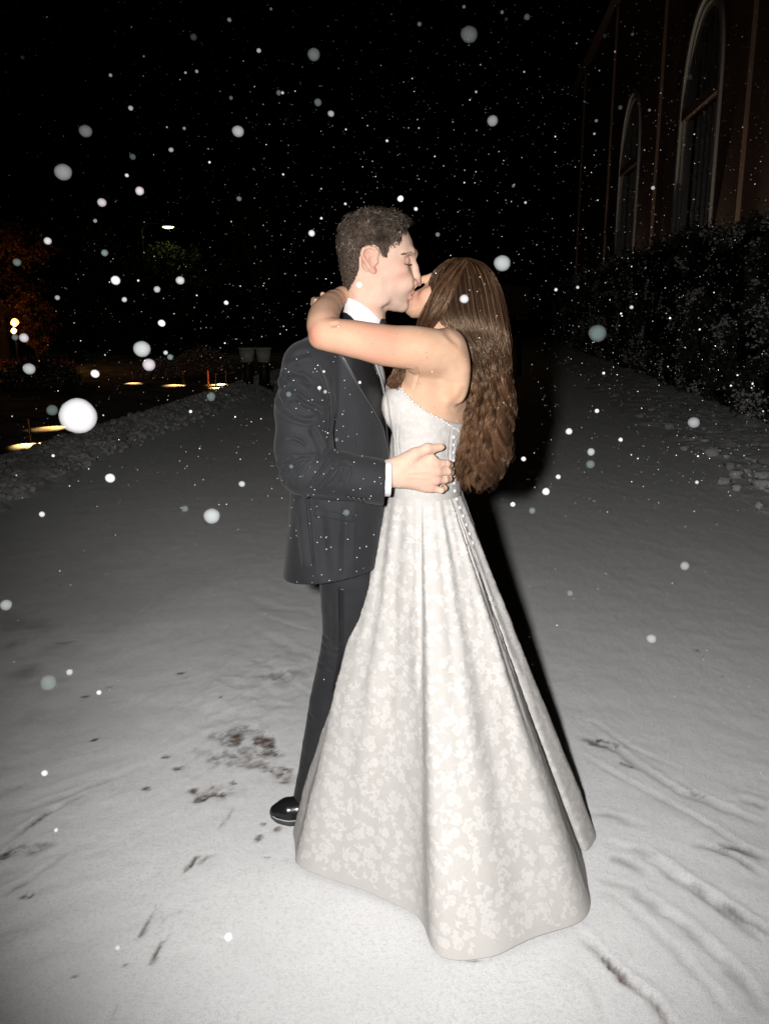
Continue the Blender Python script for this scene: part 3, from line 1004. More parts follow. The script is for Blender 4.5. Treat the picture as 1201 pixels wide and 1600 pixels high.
def make_shoe(heel, toe, ank, tilt=0.0):
    heel, toe, ank = map(np.array, (heel, toe, ank))
    lo = np.minimum(np.minimum(heel, toe), ank) - .07; hi = np.maximum(np.maximum(heel, toe), ank) + .07
    K = Field(axis(lo[0], .0025, hi[0]), axis(lo[1], .0025, hi[1]), axis(max(lo[2], -.01), .0025, hi[2]))
    d = toe - heel
    K.cone(heel + (0, 0, .045), heel + d * .35 + (0, 0, .045), .036, .040, .02)
    K.cone(heel + d * .35 + (0, 0, .042), heel + d * .75 + (0, 0, .032), .042, .036, .02)
    K.cone(heel + d * .75 + (0, 0, .030), toe - d * .08 + (0, 0, .026), .036, .021, .02)
    K.cone(heel + d * .18 + (0, 0, .055), ank, .036, .043, .02)
    K.cut(heel + (0, 0, .018), (0, 0, -1) if not tilt else (d[0] * tilt, d[1] * tilt, -1))
    v, f = K.mesh(); v = relax(v, f, 2)
    sh = part('shoe', v, f, M['shoe'], man)
    # sole: outline extruded
    e = d / np.linalg.norm(d); s_ = np.cross((0, 0, 1), e)
    V, Fc = [], []
    n = 40
    outl = []
    for i in range(n):
        a = 2 * PI * i / n
        t = .5 - .5 * math.cos(a)
        w = np.interp(t, [0, .12, .45, .75, .92, 1], [0, .031, .030, .041, .027, 0]) * (1 if a < PI else -1)
        outl.append(heel + d * (t * 1.04 - .03) + s_ * w)
    for zf, sc_ in ((0.0, .94), (.003, 1.0), (.017, 1.02), (.020, .98)):
        c = np.mean(outl, 0)
        for p in outl:
            q = c + (p - c) * sc_; V.append(q + (0, 0, zf))
    for j in range(3):
        for i in range(n):
            k = (i + 1) % n
            Fc.append((j * n + i, j * n + k, (j + 1) * n + k, (j + 1) * n + i))
    Fc.append(tuple(range(n))[::-1]); Fc.append(tuple(3 * n + i for i in range(n)))
    part('sole', V, Fc, M['sole'], sh)
    ring_ = [c + (p - c) * 1.03 + np.array([0, 0, .0195]) for p in outl]
    vv, ff = tubes([ring_ + [ring_[0]]], [[.0022] * (n + 1)], 6)
    part('welt', vv, ff, M['welt'], sh)
    P = []
    for i in range(5):
        c0 = heel + d * (.38 + i * .085) + (0, 0, .083 - i * .0085)
        P.append([c0 - s_ * .020, c0 + (0, 0, .004), c0 + s_ * .020])
    vv, ff = tubes(P, np.full((5, 3), .0022), 5)
    part('laces', vv, ff, M['shoe'], sh)
    return sh


make_shoe(gnd(522, 1283, 0), gnd(424, 1279, 0.022), at(484, 1244, 2.43))
make_shoe(np.array([-0.08, 2.62, 0]), np.array([.20, 2.58, 0]), at(585, 1232, 2.61))

# flakes that have settled on the cloth
C_, S_ = [], []
while len(C_) < 110:
    px, py = RNG.uniform(436, 604), RNG.uniform(545, 915)
    h, n = cast(bv_j, px, py, .0004)
    if h is None: continue
    C_.append(h); S_.append([RNG.uniform(.0007, .0018)] * 3)
_v, _f = ico(1)
vv, ff = scatter(_v, _f, C_, S_, jitter=.2)
part('snow_specks', vv, ff, mat('settled_flake', (.7, .71, .73), .8), jacket)['kind'] = 'stuff'
# ================================================================== THE BRIDE
BY = 2.34
BROT = math.radians(30)      # how far her back is turned to the camera
woman = thing('person', 'bride in a strapless ivory gown with long wavy brown hair, arm round the groom', 'person', (0.14, 2.36, 0))

BX = axis(-0.22, 0.0032, 0.34)
BYa = axis(2.02, 0.0028, 2.50, .006, 2.72)
BZ = axis(-0.01, 0.012, 1.12, 0.0028, 1.80)
B = Field(BX, BYa, BZ)


def brow_(l, r, row, b, dy=0.0):
    A, Bp = at(l, row, BY), at(r, row, BY)
    half = float(Bp[0] - A[0]) / 2
    c, s_ = math.cos(BROT), math.sin(BROT)
    a = math.sqrt(max(half ** 2 - (b * s_) ** 2, 1e-4)) / c
    return (float(A[2]), float((A[0] + Bp[0]) / 2), BY + dy, a, b)


trs = [brow_(660, 722, 528, .055, .01), brow_(642, 732, 545, .120), brow_(632, 737, 565, .140), brow_(628, 739, 590, .142), brow_(622, 737, 620, .138), brow_(617, 733, 650, .130),
       brow_(614, 727, 680, .122), brow_(613, 719, 705, .114), brow_(611, 716, 735, .110), brow_(611, 716, 765, .105), brow_(618, 716, 800, .10), brow_(624, 716, 850, .095)]
ROT2 = -BROT
B.loft(trs, .02, 2.15, ROT2)
# pelvis and legs under the skirt
for s in (1, -1):
    hp_ = np.array([.115 + .03 * s, BY + .085 * s * -1, .84])
    B.chain([hp_, hp_ + (.0, 0, -.40), hp_ + (.02, .0, -.76)], [.062, .046, .034], .03)
    B.cone(hp_ + (.02, 0, -.77), hp_ + (-.10, 0, -.81), .032, .02, .02)
# chest (near and far)
B.ell(at(628, 634, 2.285), (.050, .050, .055), .03)
B.ell(at(616, 630, 2.44), (.046, .050, .055), .03)
# near arm over his shoulder
sh = at(689, 550, 2.215)
el = at(506, 521, 2.125)
B.limb([sh, at(650, 544, 2.175), at(604, 540, 2.15), at(560, 531, 2.135), at(520, 524, 2.125), el], [.052, .0505, .0465, .0420, .0370, .0335], 30, .008)
B.ell(at(703, 560, 2.235), (.045, .040, .055), .04)
B.cone(at(700, 535, 2.25), at(712, 545, 2.35), .030, .030, .035)
B.cone(at(660, 562, 2.20), at(668, 600, 2.25), .036, .030, .030)                 # behind the armpit
B.limb([el, at(504, 508, 2.155), at(506, 494, 2.205), at(513, 480, 2.27), at(522, 470, 2.335)], [.0335, .0362, .0360, .0315, .0255], 30, .006)
B.ell(at(497, 530, 2.130), (.018, .020, .018), .018)                              # elbow point
B.chain([at(522, 469, 2.335), at(534, 462, 2.375), at(545, 461, 2.43)], [.0245, .022, .018], .012, sc=(1, 1, 1))
for i in range(4):
    a = at(543, 459 + 5.0 * i, 2.425)
    B.chain([a, a + (.006, .030, -.002), a + (.012, .052, -.006)], [.0085, .0078, .0065], .003)
B.chain([at(533, 463, 2.375), at(539, 453, 2.40), at(546, 450, 2.43)], [.012, .0095, .0078], .005)
# far arm, its fingers showing behind the near forearm
B.chain([at(700, 545, 2.50), at(600, 530, 2.585), at(540, 505, 2.60)], [.046, .040, .034], .02)
B.chain([at(540, 505, 2.60), at(520, 485, 2.53), at(510, 482, 2.48)], [.034, .026, .022], .015)
for i, (px, py) in enumerate([(490.5, 468.5), (489.5, 474.5), (490.5, 481), (493.5, 487)]):
    B.chain([at(509, 478 + i * 3, 2.465), at(499, py, 2.43), at(px, py, 2.395), at(px + 3, py + 1, 2.372)], [.0095, .0085, .0076, .0066], .003)
B.chain([at(512, 480, 2.48), at(508, 464, 2.46), at(504, 460, 2.44)], [.012, .009, .0076], .005)
# shoulder blade and spine
B.ell(at(716, 598, 2.235), (.026, .030, .052), .045)
B.cone(at(731, 612, 2.165), at(703, 645, 2.155), .016, .012, .03, 'sub')
# neck and head
B.chain([at(690, 490, 2.395), at(697, 515, 2.385), at(703, 545, 2.37)], [.046, .046, .058], .03)
HY = 2.428
fp = [(700, 405), (690, 411), (681, 419), (675, 427), (672.5, 433), (668, 440), (660, 449), (652, 453), (646, 455.5), (643.2, 458.5), (642.5, 461), (639, 465.5), (636.5, 469), (636.5, 473),
      (633, 479), (632, 485), (634.5, 490), (643, 497), (660, 497), (680, 500), (705, 508), (740, 508), (768, 485), (777, 455), (771, 428), (752, 410), (728, 402)]
fpp = np.array([at(a, b, HY)[[0, 2]] for a, b in fp])
inflate(B, fpp, HY, lambda x, z: np.interp(x, [at(635, 470, HY)[0], at(680, 470, HY)[0], at(720, 450, HY)[0]], [.046, .062, .072]), .060, .015)
wh = lambda px, py, n, s: at(px, py, HY) + np.array([0, -s * n, 0])
B.chain([wh(672, 431, 0, 1), wh(662, 436, 0, 1), wh(654, 440, 0, 1)], [.0065, .0075, .0085], .009)
both(lambda s: B.ell(wh(653.5, 444, .008, s), (.008, .006, .006), .004))
both(lambda s: B.ell(wh(676, 440, .032, s), (.014, .013, .012), .012, 'sub'))
both(lambda s: B.ell(wh(680, 442, .031, s), (.0120, .0120, .0120), .004))
both(lambda s: B.ell(wh(668, 462, .046, s), (.022, .014, .020), .022))
B.chain([wh(650, 457.5, .020, 1), wh(643.5, 457.5, .004, 1), wh(643.5, 457.5, -.004, 1), wh(650, 457.5, -.020, 1)], [.0026, .0048, .0048, .0026], .004)
B.chain([wh(648, 463, .018, 1), wh(640, 464.5, .004, 1), wh(640, 464.5, -.004, 1), wh(648, 463, -.018, 1)], [.0026, .0052, .0052, .0026], .004)
bodyF = B.F.copy()
v, f = B.mesh()
v = relax(v, f, 2, 0.4)
n_ = normals(v, f)
v = strokes(v, n_, 2.19, [([(650, 572), (652, 585), (651, 596), (646, 610)], .0035, .0045), ([(647, 578), (640, 577), (632, 575)], .003, .002),
                          ([(646, 612), (640, 630), (640, 640)], .006, .0015), ([(693, 517), (706, 530), (718, 540)], .006, .0020),
                          ([(729, 605), (722, 622), (710, 636), (703, 645)], .010, .0040), ([(712, 545), (724, 560), (734, 585)], .010, -.002),
                          ([(520, 508), (528, 506), (533, 504)], .004, .003), ([(484, 512), (486, 524), (493, 536)], .006, .0010)], mask=(v[:, 2] > 1.2) & (v[:, 1] < 2.34))
wbody = part('body', v, f, M['skin_woman'], woman)
bl = .45 * blob(v, at(486, 524, 2.10), .030) + .20 * blob(v, at(560, 530, 2.10), .10, 1) + .35 * blob(v, at(600, 540, 2.10), .05) + .35 * blob(v, wh(655, 462, .05, 1), .03)
bl += .05 * sstep(at(690, 600, 2.2)[0], at(560, 600, 2.2)[0], v[:, 0]) * (v[:, 2] > 1.4)
attr(wbody.data, 'blush', np.clip(bl, 0, .7))
attr(wbody.data, 'lip', .8 * (blob(v, wh(643.5, 458, 0, 1), .008, 2) + blob(v, wh(640.5, 464.5, 0, 1), .008, 2)))
bv_w = make_bvh(v, f)
# moles
C_, S_ = [], []
for px, py in ((560.5, 518.5), (580.5, 537.5), (615.5, 554), (638, 553.5), (620, 522), (666, 551.5), (667, 559), (651.5, 599.5), (656, 599.5), (697, 604.5), (678, 636.5), (609, 500), (543, 546), (697, 577), (529, 553)):
    h, n = cast(bv_w, px, py)
    if h is not None: C_.append(h); S_.append([.0009 + .0004 * RNG.random()] * 3)
uv1, uf1 = ico(1)
vv, ff = scatter(uv1, uf1, C_, S_)
part('moles', vv, ff, mat('brown_mole', (.16, .07, .045), .7), wbody)['kind'] = 'stuff'

# ------------------------------------------------------------------ bodice: the torso, 4 mm outwards
D = Field(BX, BYa, BZ)
D.loft(trs, .02, 2.15, ROT2)
D.ell(at(628, 634, 2.285), (.050, .050, .055), .03)
D.ell(at(616, 630, 2.44), (.046, .050, .055), .03)
D.F -= .0050
neck_px = [(560, 590), (600, 592), (616, 601), (625, 606), (645, 627), (665, 642), (690, 655), (700, 662), (722, 675), (737, 681), (760, 690)]
nxz = np.array([at(a, b, 2.22)[[0, 2]] for a, b in neck_px])
zw = at(662, 772, BY)[2]
D.cutf(lambda X, Y, Z: (Z - (np.interp(X, nxz[:, 0], nxz[:, 1]) + .20 * np.clip(Y - 2.22, 0, .4) * sstep(.05, .15, X))) * .8)
D.cutf(lambda X, Y, Z: (zw - .02 - Z) + 0 * X + 0 * Y)
v, f = D.mesh(); del D
v = relax(v, f, 2, .4)
n_ = normals(v, f)
v = strokes(v, n_, 2.22, [([(602, 615), (606, 650), (612, 690), (613, 735)], .0035, .003), ([(625, 640), (622, 690), (630, 760)], .002, .0012),
                          ([(706, 672), (703, 710), (706, 770)], .0025, .002), ([(660, 650), (655, 700), (655, 770)], .002, .0012),
                          ([(712, 690), (709, 735), (713, 770)], .0025, .003)])
v += (normals(v, f) * (.0007 * fbm(v[:, 0] * 60, v[:, 1] * 60, v[:, 2] * 60, 2, 22))[:, None])
gown = part('gown', v, f, M['gown'], woman)
gown.name = 'gown'
bv_b = make_bvh(v, f)

# ------------------------------------------------------------------ skirt
WC = at(662, 768, BY)
zW = float(WC[2])
hem = [(461, 1344, 180), (466, 1353, 186), (488, 1364, 198), (546, 1383, 220), (605, 1407, 243), (646, 1428, 256), (662, 1446, 260), (668, 1466, 263), (675, 1484, 266), (690, 1496, 269), (731, 1498, 277),
       (770, 1495, 284), (838, 1466, 296), (897, 1444, 307), (918, 1430, 311), (923, 1410, 313), (919, 1388, 314), (912, 1347, 315), (906, 1333, 315.6)]
H = []
for px, py, a in hem:
    g = gnd(px, py, .012); H.append((g[0], g[1], a))
for px, py, a in [(893, 1326, 316.2), (897, 1318, 317), (909, 1331, 318.5), (917, 1333, 320), (932, 1308, 326), (922, 1284, 338), (905, 1262, 352)]:
    g = gnd(px, py, .012); H.append((g[0], g[1], a))
H += [(.585, 2.86, 380), (.42, 3.00, 405), (.20, 3.03, 430), (.0, 2.93, 455), (-.15, 2.74, 485), (-.24, 2.55, 510), (-.285, 2.36, 530)]
H.append((H[0][0], H[0][1], 540))
H = np.array(H)
seg = np.concatenate([[0], np.cumsum(np.hypot(np.diff(H[:, 0]), np.diff(H[:, 1])) + .004)])
NU, NT = 1100, 150
uu = np.linspace(0, seg[-1], NU, endpoint=False)


def smooth_closed(a, k):
    for _ in range(k):
        a = (np.roll(a, 1) + 2 * a + np.roll(a, -1)) / 4
    return a


H0, H1 = np.interp(uu, seg, H[:, 0]), np.interp(uu, seg, H[:, 1])
pm = sstep(.03, .10, np.abs(uu - seg[18]) - .03)          # keep the deep pleat crisp, soften the rest
hx = smooth_closed(H0, 12) * (1 - pm) + smooth_closed(H0, 100) * pm
hy = smooth_closed(H1, 12) * (1 - pm) + smooth_closed(H1, 100) * pm
ang = np.interp(uu, seg, H[:, 2])
ar = np.radians(ang)
wxr, wyr = .1075, .128
wx, wy = smooth_closed(WC[0] + wxr * np.cos(ar), 200), smooth_closed(BY + wyr * np.sin(ar), 200)
LU = seg[-1]


def skirt(u, t):
    """u metres along the hem, t 0 waist .. 1 hem"""
    u = np.mod(u, LU)
    ext = lambda a: np.interp(u, np.append(uu, LU), np.append(a, a[0]))
    HX, HYy, WX, WY = ext(hx), ext(hy), ext(wx), ext(wy)
    th = np.arctan2(HYy - BY - .15, HX - .2)
    g = t ** 1.03
    x = WX + (HX - WX) * g
    y = WY + (HYy - WY) * g
    # gathers near the waist and soft cones lower down
    amp = .0022 * sstep(0, .10, t) * (1 - sstep(.35, .9, t)) + .0008
    w = np.sin(u * 31 + 1.1) + .7 * np.sin(u * 53 + 2.0 + 1.2 * t) + .5 * np.sin(u * 19 + .3)
    cone = .0042 * np.sin(u * 11.5 + .8) * sstep(.12, .6, t) + .0024 * np.sin(u * 23 + 2.6) * sstep(.1, .5, t) * (1 - .4 * t)
    cone = cone + .0035 * fbm(u * 9, t * 6, 0, 3, 31) * sstep(.05, .3, t)
    edge_ = 1 - sstep(.86, 1, t)
    d = amp * w + cone * (.35 + .65 * edge_)
    # the deep pleat where the front panel ends stays crisp
    x = x + np.cos(th) * d
    y = y + np.sin(th) * d
    z = zW + (0.012 - zW) * t + .004 * fbm(u * 6, 0 * t, 0, 2, 77) * t ** 6
    return np.stack([x, y, z], -1)


tv = np.linspace(0, 1, NT) ** .95
U, Tt = np.meshgrid(uu, tv, indexing='ij')
V = skirt(U, Tt)
idx = np.arange(NU * NT).reshape(NU, NT)
q = np.stack([idx, np.roll(idx, -1, 0), np.roll(np.roll(idx, -1, 0), -1, 1), np.roll(idx, -1, 1)], -1)[:, :-1].reshape(-1, 4)
# under-layer, 3 mm inside, for the thickness at the hem
sk = part('skirt', V.reshape(-1, 3), q[:, ::-1].copy(), M['gown'], gown)
Vn = normals(V.reshape(-1, 3), q[:, ::-1]).reshape(V.shape)
ctr = np.array([.2, 2.4, .5])
sgn = np.sign(((V - ctr) * Vn)[..., :2].sum(-1).mean())
Vn = Vn * sgn
Vi = V - Vn * .002
Vl = np.concatenate([V[:, -1:], V[:, -1:] - Vn[:, -1:] * .001 + (0, 0, -.0012), Vi[:, -1:], Vi[:, -30:-1][:, ::-1]], 1)
nl = Vl.shape[1]
idl = np.arange(NU * nl).reshape(NU, nl)
ql = np.stack([idl, np.roll(idl, -1, 0), np.roll(np.roll(idl, -1, 0), -1, 1), np.roll(idl, -1, 1)], -1)[:, :-1].reshape(-1, 4)
part('hem_facing', Vl.reshape(-1, 3), ql, M['gown_in'], sk)

# --- woven roses, leaves and stems, raised on the satin


def petal(cx, cy, r, a0, a1, w, n=7):
    """crescent stroke"""
    a = np.linspace(a0, a1, n)
    t = np.linspace(0, 1, n)
    ww = w * np.sin(PI * np.clip(t, .04, .96)) ** .7
    o = np.stack([cx + (r + ww / 2) * np.cos(a), cy + (r + ww / 2) * np.sin(a)], 1)
    i = np.stack([cx + (r - ww / 2) * np.cos(a), cy + (r - ww / 2) * np.sin(a)], 1)
    return o, i


def leaf(cx, cy, ang_, L, w, n=6):
    t = np.linspace(0, 1, n)
    ww = w * np.sin(PI * np.clip(t, .03, .97) ** .8)
    bend = .12 * L * np.sin(PI * t)
    c, s_ = math.cos(ang_), math.sin(ang_)
    X = t * L
    o = np.stack([cx + X * c - (bend + ww / 2) * s_, cy + X * s_ + (bend + ww / 2) * c], 1)
    i = np.stack([cx + X * c - (bend - ww / 2) * s_, cy + X * s_ + (bend - ww / 2) * c], 1)
    return o, i


def rose(r, rng):
    S_ = []
    a = rng.uniform(0, 6.28)
    for rr, k, w in ((r, 6, .0048), (r * .72, 5, .0042), (r * .45, 4, .0034), (r * .2, 2, .0030)):
        for i in range(k):
            b = a + 2 * PI * i / k + rng.uniform(-.15, .15)
            S_.append(petal(rng.normal(0, r * .05), rng.normal(0, r * .05), rr * rng.uniform(.93, 1.05), b, b + 2 * PI / k * 1.02, w * rng.uniform(.8, 1.2)))
        a += .6
    return S_


def spray(L, rng):
    S_ = []
    a = rng.uniform(0, 6.28)
    x = y = 0.0
    k = 0
    n = int(L / .011)
    for i in range(n):
        S_.append(leaf(x, y, a, .0125, .0015, 4))
        x += .011 * math.cos(a); y += .011 * math.sin(a)
        a += rng.uniform(-.35, .45)
        side = 1 if i % 2 else -1
        S_.append(leaf(x, y, a + side * rng.uniform(.5, 1.0), rng.uniform(.015, .023), rng.uniform(.0062, .0095), 6))
    S_.append(leaf(x, y, a, .020, .008, 6))
    return S_


def motif_cells(w, h, step, rng):
    nx, ny = int(w / step), int(h / step)
    out = []
    for i in range(nx):
        for j in range(ny):
            out.append(((i + .5 + (.5 if j % 2 else 0) + rng.uniform(-.28, .28)) * step, (j + .5 + rng.uniform(-.28, .28)) * step))
    return out


LV, LF = [], []
nvt = 0
rg = np.random.default_rng(5)
Hgt = zW
# local stretch of the cloth along u at depth t
du_ = .01
for row in range(46):
    zc_ = .014 + row * .0230
    t = min(.992, (zc_) / Hgt)
    P0, P1 = skirt(uu, np.full(NU, t)), skirt(uu + du_, np.full(NU, t))
    ku = np.linalg.norm(P1 - P0, axis=1) / du_
    ku = smooth_closed(np.clip(ku, .04, 1.6), 30)
    s_ = np.cumsum(ku) * (uu[1] - uu[0])
    n = int(s_[-1] / .0255)
    for i in range(n):
        sc = (i + .5 + (.5 if row % 2 else 0) + rg.uniform(-.25, .25)) / n * s_[-1]
        u0 = np.interp(sc % s_[-1], s_, uu)
        k0 = np.interp(u0, uu, ku)
        rr = rg.random()
        S_ = rose(rg.uniform(.0085, .0130), rg) if (rr < .22) else spray(rg.uniform(.014, .026), rg)
        zj = rg.uniform(-.010, .010)
        for o, ii in S_:
            for A in (o, ii):
                pass
            Q = np.concatenate([o, ii])
            uq = u0 + Q[:, 0] / k0
            tq = (zc_ + zj - Q[:, 1] * -1) / Hgt
            if tq.max() > .995 or tq.min() < .012: continue
            LV.append(np.stack([uq, tq], 1))
            m_ = len(o)
            for j in range(m_ - 1):
                LF.append((nvt + j, nvt + j + 1, nvt + m_ + j + 1, nvt + m_ + j))
            nvt += 2 * m_
LV = np.concatenate(LV)
Pp = skirt(LV[:, 0], LV[:, 1])
e1 = skirt(LV[:, 0] + .002, LV[:, 1]) - skirt(LV[:, 0] - .002, LV[:, 1]); e2 = skirt(LV[:, 0], np.minimum(LV[:, 1] + .002, 1)) - skirt(LV[:, 0], LV[:, 1] - .002)
nn = np.cross(e1, e2); nn /= np.linalg.norm(nn, axis=1, keepdims=True) + 1e-9
nn *= np.sign((nn[:, :2] * (Pp - ctr)[:, :2]).sum(1).mean())
Pp = Pp + nn * .0011
br = part('woven_flowers', Pp, np.array(LF), M['lace'], sk)
br['kind'] = 'stuff'

# --- the same weave on the bodice
BVs, BFs = [], []
nb = 0
for i in range(14):
    for j in range(20):
        px0, py0 = 598 + i * 11 + (5 if j % 2 else 0) + rg.uniform(-3, 3), 604 + j * 9.5 + rg.uniform(-3, 3)
        S_ = rose(rg.uniform(.006, .009), rg) if rg.random() < .15 else spray(.016, rg)
        for o, ii in S_:
            Q = np.concatenate([o, ii]) * .62
            pts = []
            for qx, qy in Q:
                h, n = cast(bv_b, px0 + qx * 590, py0 - qy * 590, .0011)
                if h is None: break
                pts.append(h)
            if len(pts) < len(Q): continue
            BVs += pts; m_ = len(o)
            BFs += [(nb + k, nb + k + 1, nb + m_ + k + 1, nb + m_ + k) for k in range(m_ - 1)]
            nb += 2 * m_
wb_ = part('woven_flowers', BVs, BFs, mat('bodice_brocade', (.51, .49, .475), .7, .2), gown)
wb_['kind'] = 'stuff'
# scalloped top edge
P_ = []
el_ = []
for a in np.linspace(0, 1, 46):
    px = np.interp(a, [0, .1, .35, .6, .8, 1], [607, 617, 645, 680, 703, 728]); py = np.interp(px, [q[0] for q in neck_px], [q[1] for q in neck_px])
    h, n = cast(bv_b, px, py + 2.2, .0008)
    if h is None: continue
    P_.append(h + (0, 0, .0028 * abs(math.sin(a * 46 * 1.05))))
    el_.append(h + (0, 0, .0015))
vv, ff = scatter(uv1, uf1, P_, [[.0042, .0022, .0040]] * len(P_))
part('scalloped_edge', vv, ff, M['lace'], gown)['kind'] = 'stuff'
# covered buttons down the back
bpx = [(708.5, 683), (708, 695), (707.5, 707), (707.5, 719), (707.5, 731), (708, 743), (708.5, 755), (710, 767), (713, 780), (718, 793), (723, 806), (728, 820), (733, 834), (738, 848)]
bv_s = make_bvh(V.reshape(-1, 3), q)
buv, buf = ico(2)
bme = mesh('covered_button', buv * .0058, buf)
for px, py in bpx:
    h, n = cast(bv_b if py < 770 else bv_s, px, py, .002)
    if h is None: continue
    bo = link('button', bme, M['lace'], gown)
    bo.location = Vector(h)

# ------------------------------------------------------------------ hair
L_rows = np.array([(402, 712, 730, .030, 2.415), (406, 700, 747, .055, 2.415), (413, 689, 760, .072, 2.415), (425, 677, 772, .085, 2.415), (440, 671, 780, .092, 2.415), (455, 670, 786, .096, 2.412),
                   (475, 669, 791, .096, 2.405), (495, 668, 795, .094, 2.395), (515, 684, 798, .088, 2.385), (535, 706, 800, .082, 2.38), (555, 728, 802, .078, 2.375), (580, 736, 806, .076, 2.37),
                   (610, 738, 809, .078, 2.365), (640, 734, 808, .080, 2.36), (665, 729, 806, .082, 2.355), (690, 722, 802, .078, 2.35), (710, 717, 797, .074, 2.345), (730, 714, 788, .066, 2.34), (752, 720, 778, .050, 2.335)], float)
NS = 7600
MM = 44
nlock = 84
rgh = np.random.default_rng(11)
lock_s = np.sort(rgh.uniform(0, 1, nlock)); lock_ph = 5.5 * lock_s + rgh.normal(0, .45, nlock); lock_k = rgh.normal(.078, .006, nlock); lock_end = np.clip(rgh.normal(738, 16, nlock), 700, 756)
lock_d = rgh.uniform(-1, 1, nlock)
li = rgh.integers(0, nlock, NS)
s0 = np.clip(lock_s[li] + rgh.normal(0, .035, NS), 0.0, 1.0)
front = rgh.random(NS) < .86                                  # mostly the camera side of the head
dep = rgh.uniform(.72, 1.0, NS)
endr = lock_end[li] + rgh.normal(0, 6, NS)
tt = np.linspace(0, 1, MM)
row = 403 + (endr[:, None] - 403) * tt[None]
inter = lambda c: np.interp(row, L_rows[:, 0], L_rows[:, c])
Lx, Rx, Dp, Yc = inter(1), inter(2) - 3 - 7 * sstep(500, 600, row), inter(3), inter(4)
low = sstep(520, 660, row)
sl = lock_s[li][:, None] + (s0 - lock_s[li])[:, None] * (1.2 - .85 * low)          # locks gather lower down
sl = np.clip(sl, .005, .995)
phs = lock_ph[li][:, None] + lock_k[li][:, None] * row + rgh.normal(0, .16, (NS, 1))
wav = (3.0 * sstep(490, 580, row) + 7.5 * sstep(560, 670, row)) * np.sin(phs)
base = Lx + (Rx - Lx) * sl
raw = base.copy()
for _ in range(14): base[:, 1:-1] = (base[:, :-2] + 2 * base[:, 1:-1] + base[:, 2:]) / 4
keep_ = sstep(455, 500, row)
base = base * keep_ + raw * (1 - keep_)
pxs = base + wav + rgh.normal(0, .8, (NS, 1)) * low + rgh.normal(0, .7, (NS, 1))
hmp = np.sqrt(np.clip(1 - (2 * sl - 1) ** 2, 0, 1)) ** .8
lockbump = .024 * low * np.cos(phs * 1.0 + 1.3) + .011 * lock_d[li][:, None] * (.25 + .75 * low)
Yh = Yc - np.where(front, 1, -1)[:, None] * (Dp * hmp * dep[:, None] + lockbump)
# curls at the tips
tip = sstep(.86, 1, tt)[None] * np.sign(lock_d[li])[:, None]
pxs = pxs + 7 * tip * np.sin(phs)
Pw = np.zeros((NS, MM, 3))
u_, v_ = pxs - 600.5, 800 - row
ry, rz = FPX * CP + v_ * SP, v_ * CP - FPX * SP
sc = Yh / ry
Pw = np.stack([u_ * sc, Yh, CH + rz * sc], -1)
Rw = (.00075 * (1 - .55 * tt ** 3))[None] * rgh.uniform(.6, 1.25, (NS, 1))
# solid underside so that nothing shows through
hv, hf = [], []
K = Field(axis(.08, .004, .42), axis(2.20, .004, 2.54), axis(1.18, .004, 1.82))
for i in range(len(L_rows) - 1):
    pass
rowsH = []
for rw, l, r, d_, yc in L_rows:
    if rw > 742: continue
    A, Bq = at(l + 2, rw, yc), at(r - 2, rw, yc)
    rowsH.append((float(A[2]), float((A[0] + Bq[0]) / 2), yc + .004, float((Bq[0] - A[0]) / 2) * .93, d_ * .80))
K.loft(rowsH, .01, 2.0)
v, f = K.mesh(); v = relax(v, f, 2); n_ = normals(v, f)
v = v - n_ * (.003 + .0025 * np.sin(v[:, 0] * 260 + 5 * np.sin(v[:, 2] * 22)))[:, None]
whair = part('hair', v, f, M['hair_under'], woman)
vv, ff = tubes(Pw, Rw, 3)
lt_ = rgh.beta(1.2, 2.6, nlock)
tone = np.clip(-.20 + (.75 + .35 * low) * (lt_[li][:, None] - .08) + rgh.normal(.05, .16, (NS, 1)) + .25 * np.sin(s0 * 90)[:, None] * (1 - .6 * low) + .26 * sstep(540, 720, row) + .42 * low * np.cos(phs + .9) + .05 * np.sin(phs * .5), 0, 1)  # crest highlights and shaded gaps between waves painted into the strand colour
ho = part('hair_strands', vv, ff, M['hair_woman'], whair)
attr(ho.data, 'tone', np.repeat(tone[:, :, None], 3, 2).ravel())
# lock that falls to the front, past her jaw and over her chest
NF = 420
g1 = np.array([at(*p) for p in [(712, 410, 2.36), (690, 432, 2.335), (676, 458, 2.325), (668, 480, 2.325), (657, 498, 2.32), (650, 512, 2.29), (643, 535, 2.26), (632, 560, 2.235), (622, 576, 2.225), (615, 584, 2.222), (609, 590, 2.222), (606, 597, 2.222), (610, 603, 2.226)]])
g2 = np.array([at(*p) for p in [(730, 408, 2.34), (712, 440, 2.32), (702, 465, 2.315), (692, 486, 2.315), (682, 500, 2.315), (672, 514, 2.30), (655, 540, 2.27), (640, 565, 2.25), (630, 580, 2.235), (628, 590, 2.23), (626, 597, 2.228), (621, 603, 2.226), (616, 606, 2.228)]])
tq = np.linspace(0, 1, len(g1)); t2 = np.linspace(0, 1, 40)
sp = lambda g: np.stack([np.interp(t2, tq, g[:, i]) for i in range(3)], 1)
g1, g2 = sp(g1), sp(g2)
for _ in range(3):
    for g in (g1, g2): g[1:-1] = (g[:-2] + 2 * g[1:-1] + g[2:]) / 4
a = rgh.uniform(0, 1, (NF, 1, 1))
Pf = g1[None] * (1 - a) + g2[None] * a
Pf = Pf + np.stack([rgh.normal(0, .0030, (NF, 1)) + .005 * np.sin(a[..., 0] * 18 + t2[None] * 16), rgh.normal(0, .004, (NF, 1)) - .004 * np.cos(a[..., 0] * 14 + t2[None] * 12), rgh.normal(0, .0025, (NF, 1)) + 0 * t2[None]], -1)
Rf = np.full((NF, 40), .0007) * (1 - .5 * t2[None] ** 3)
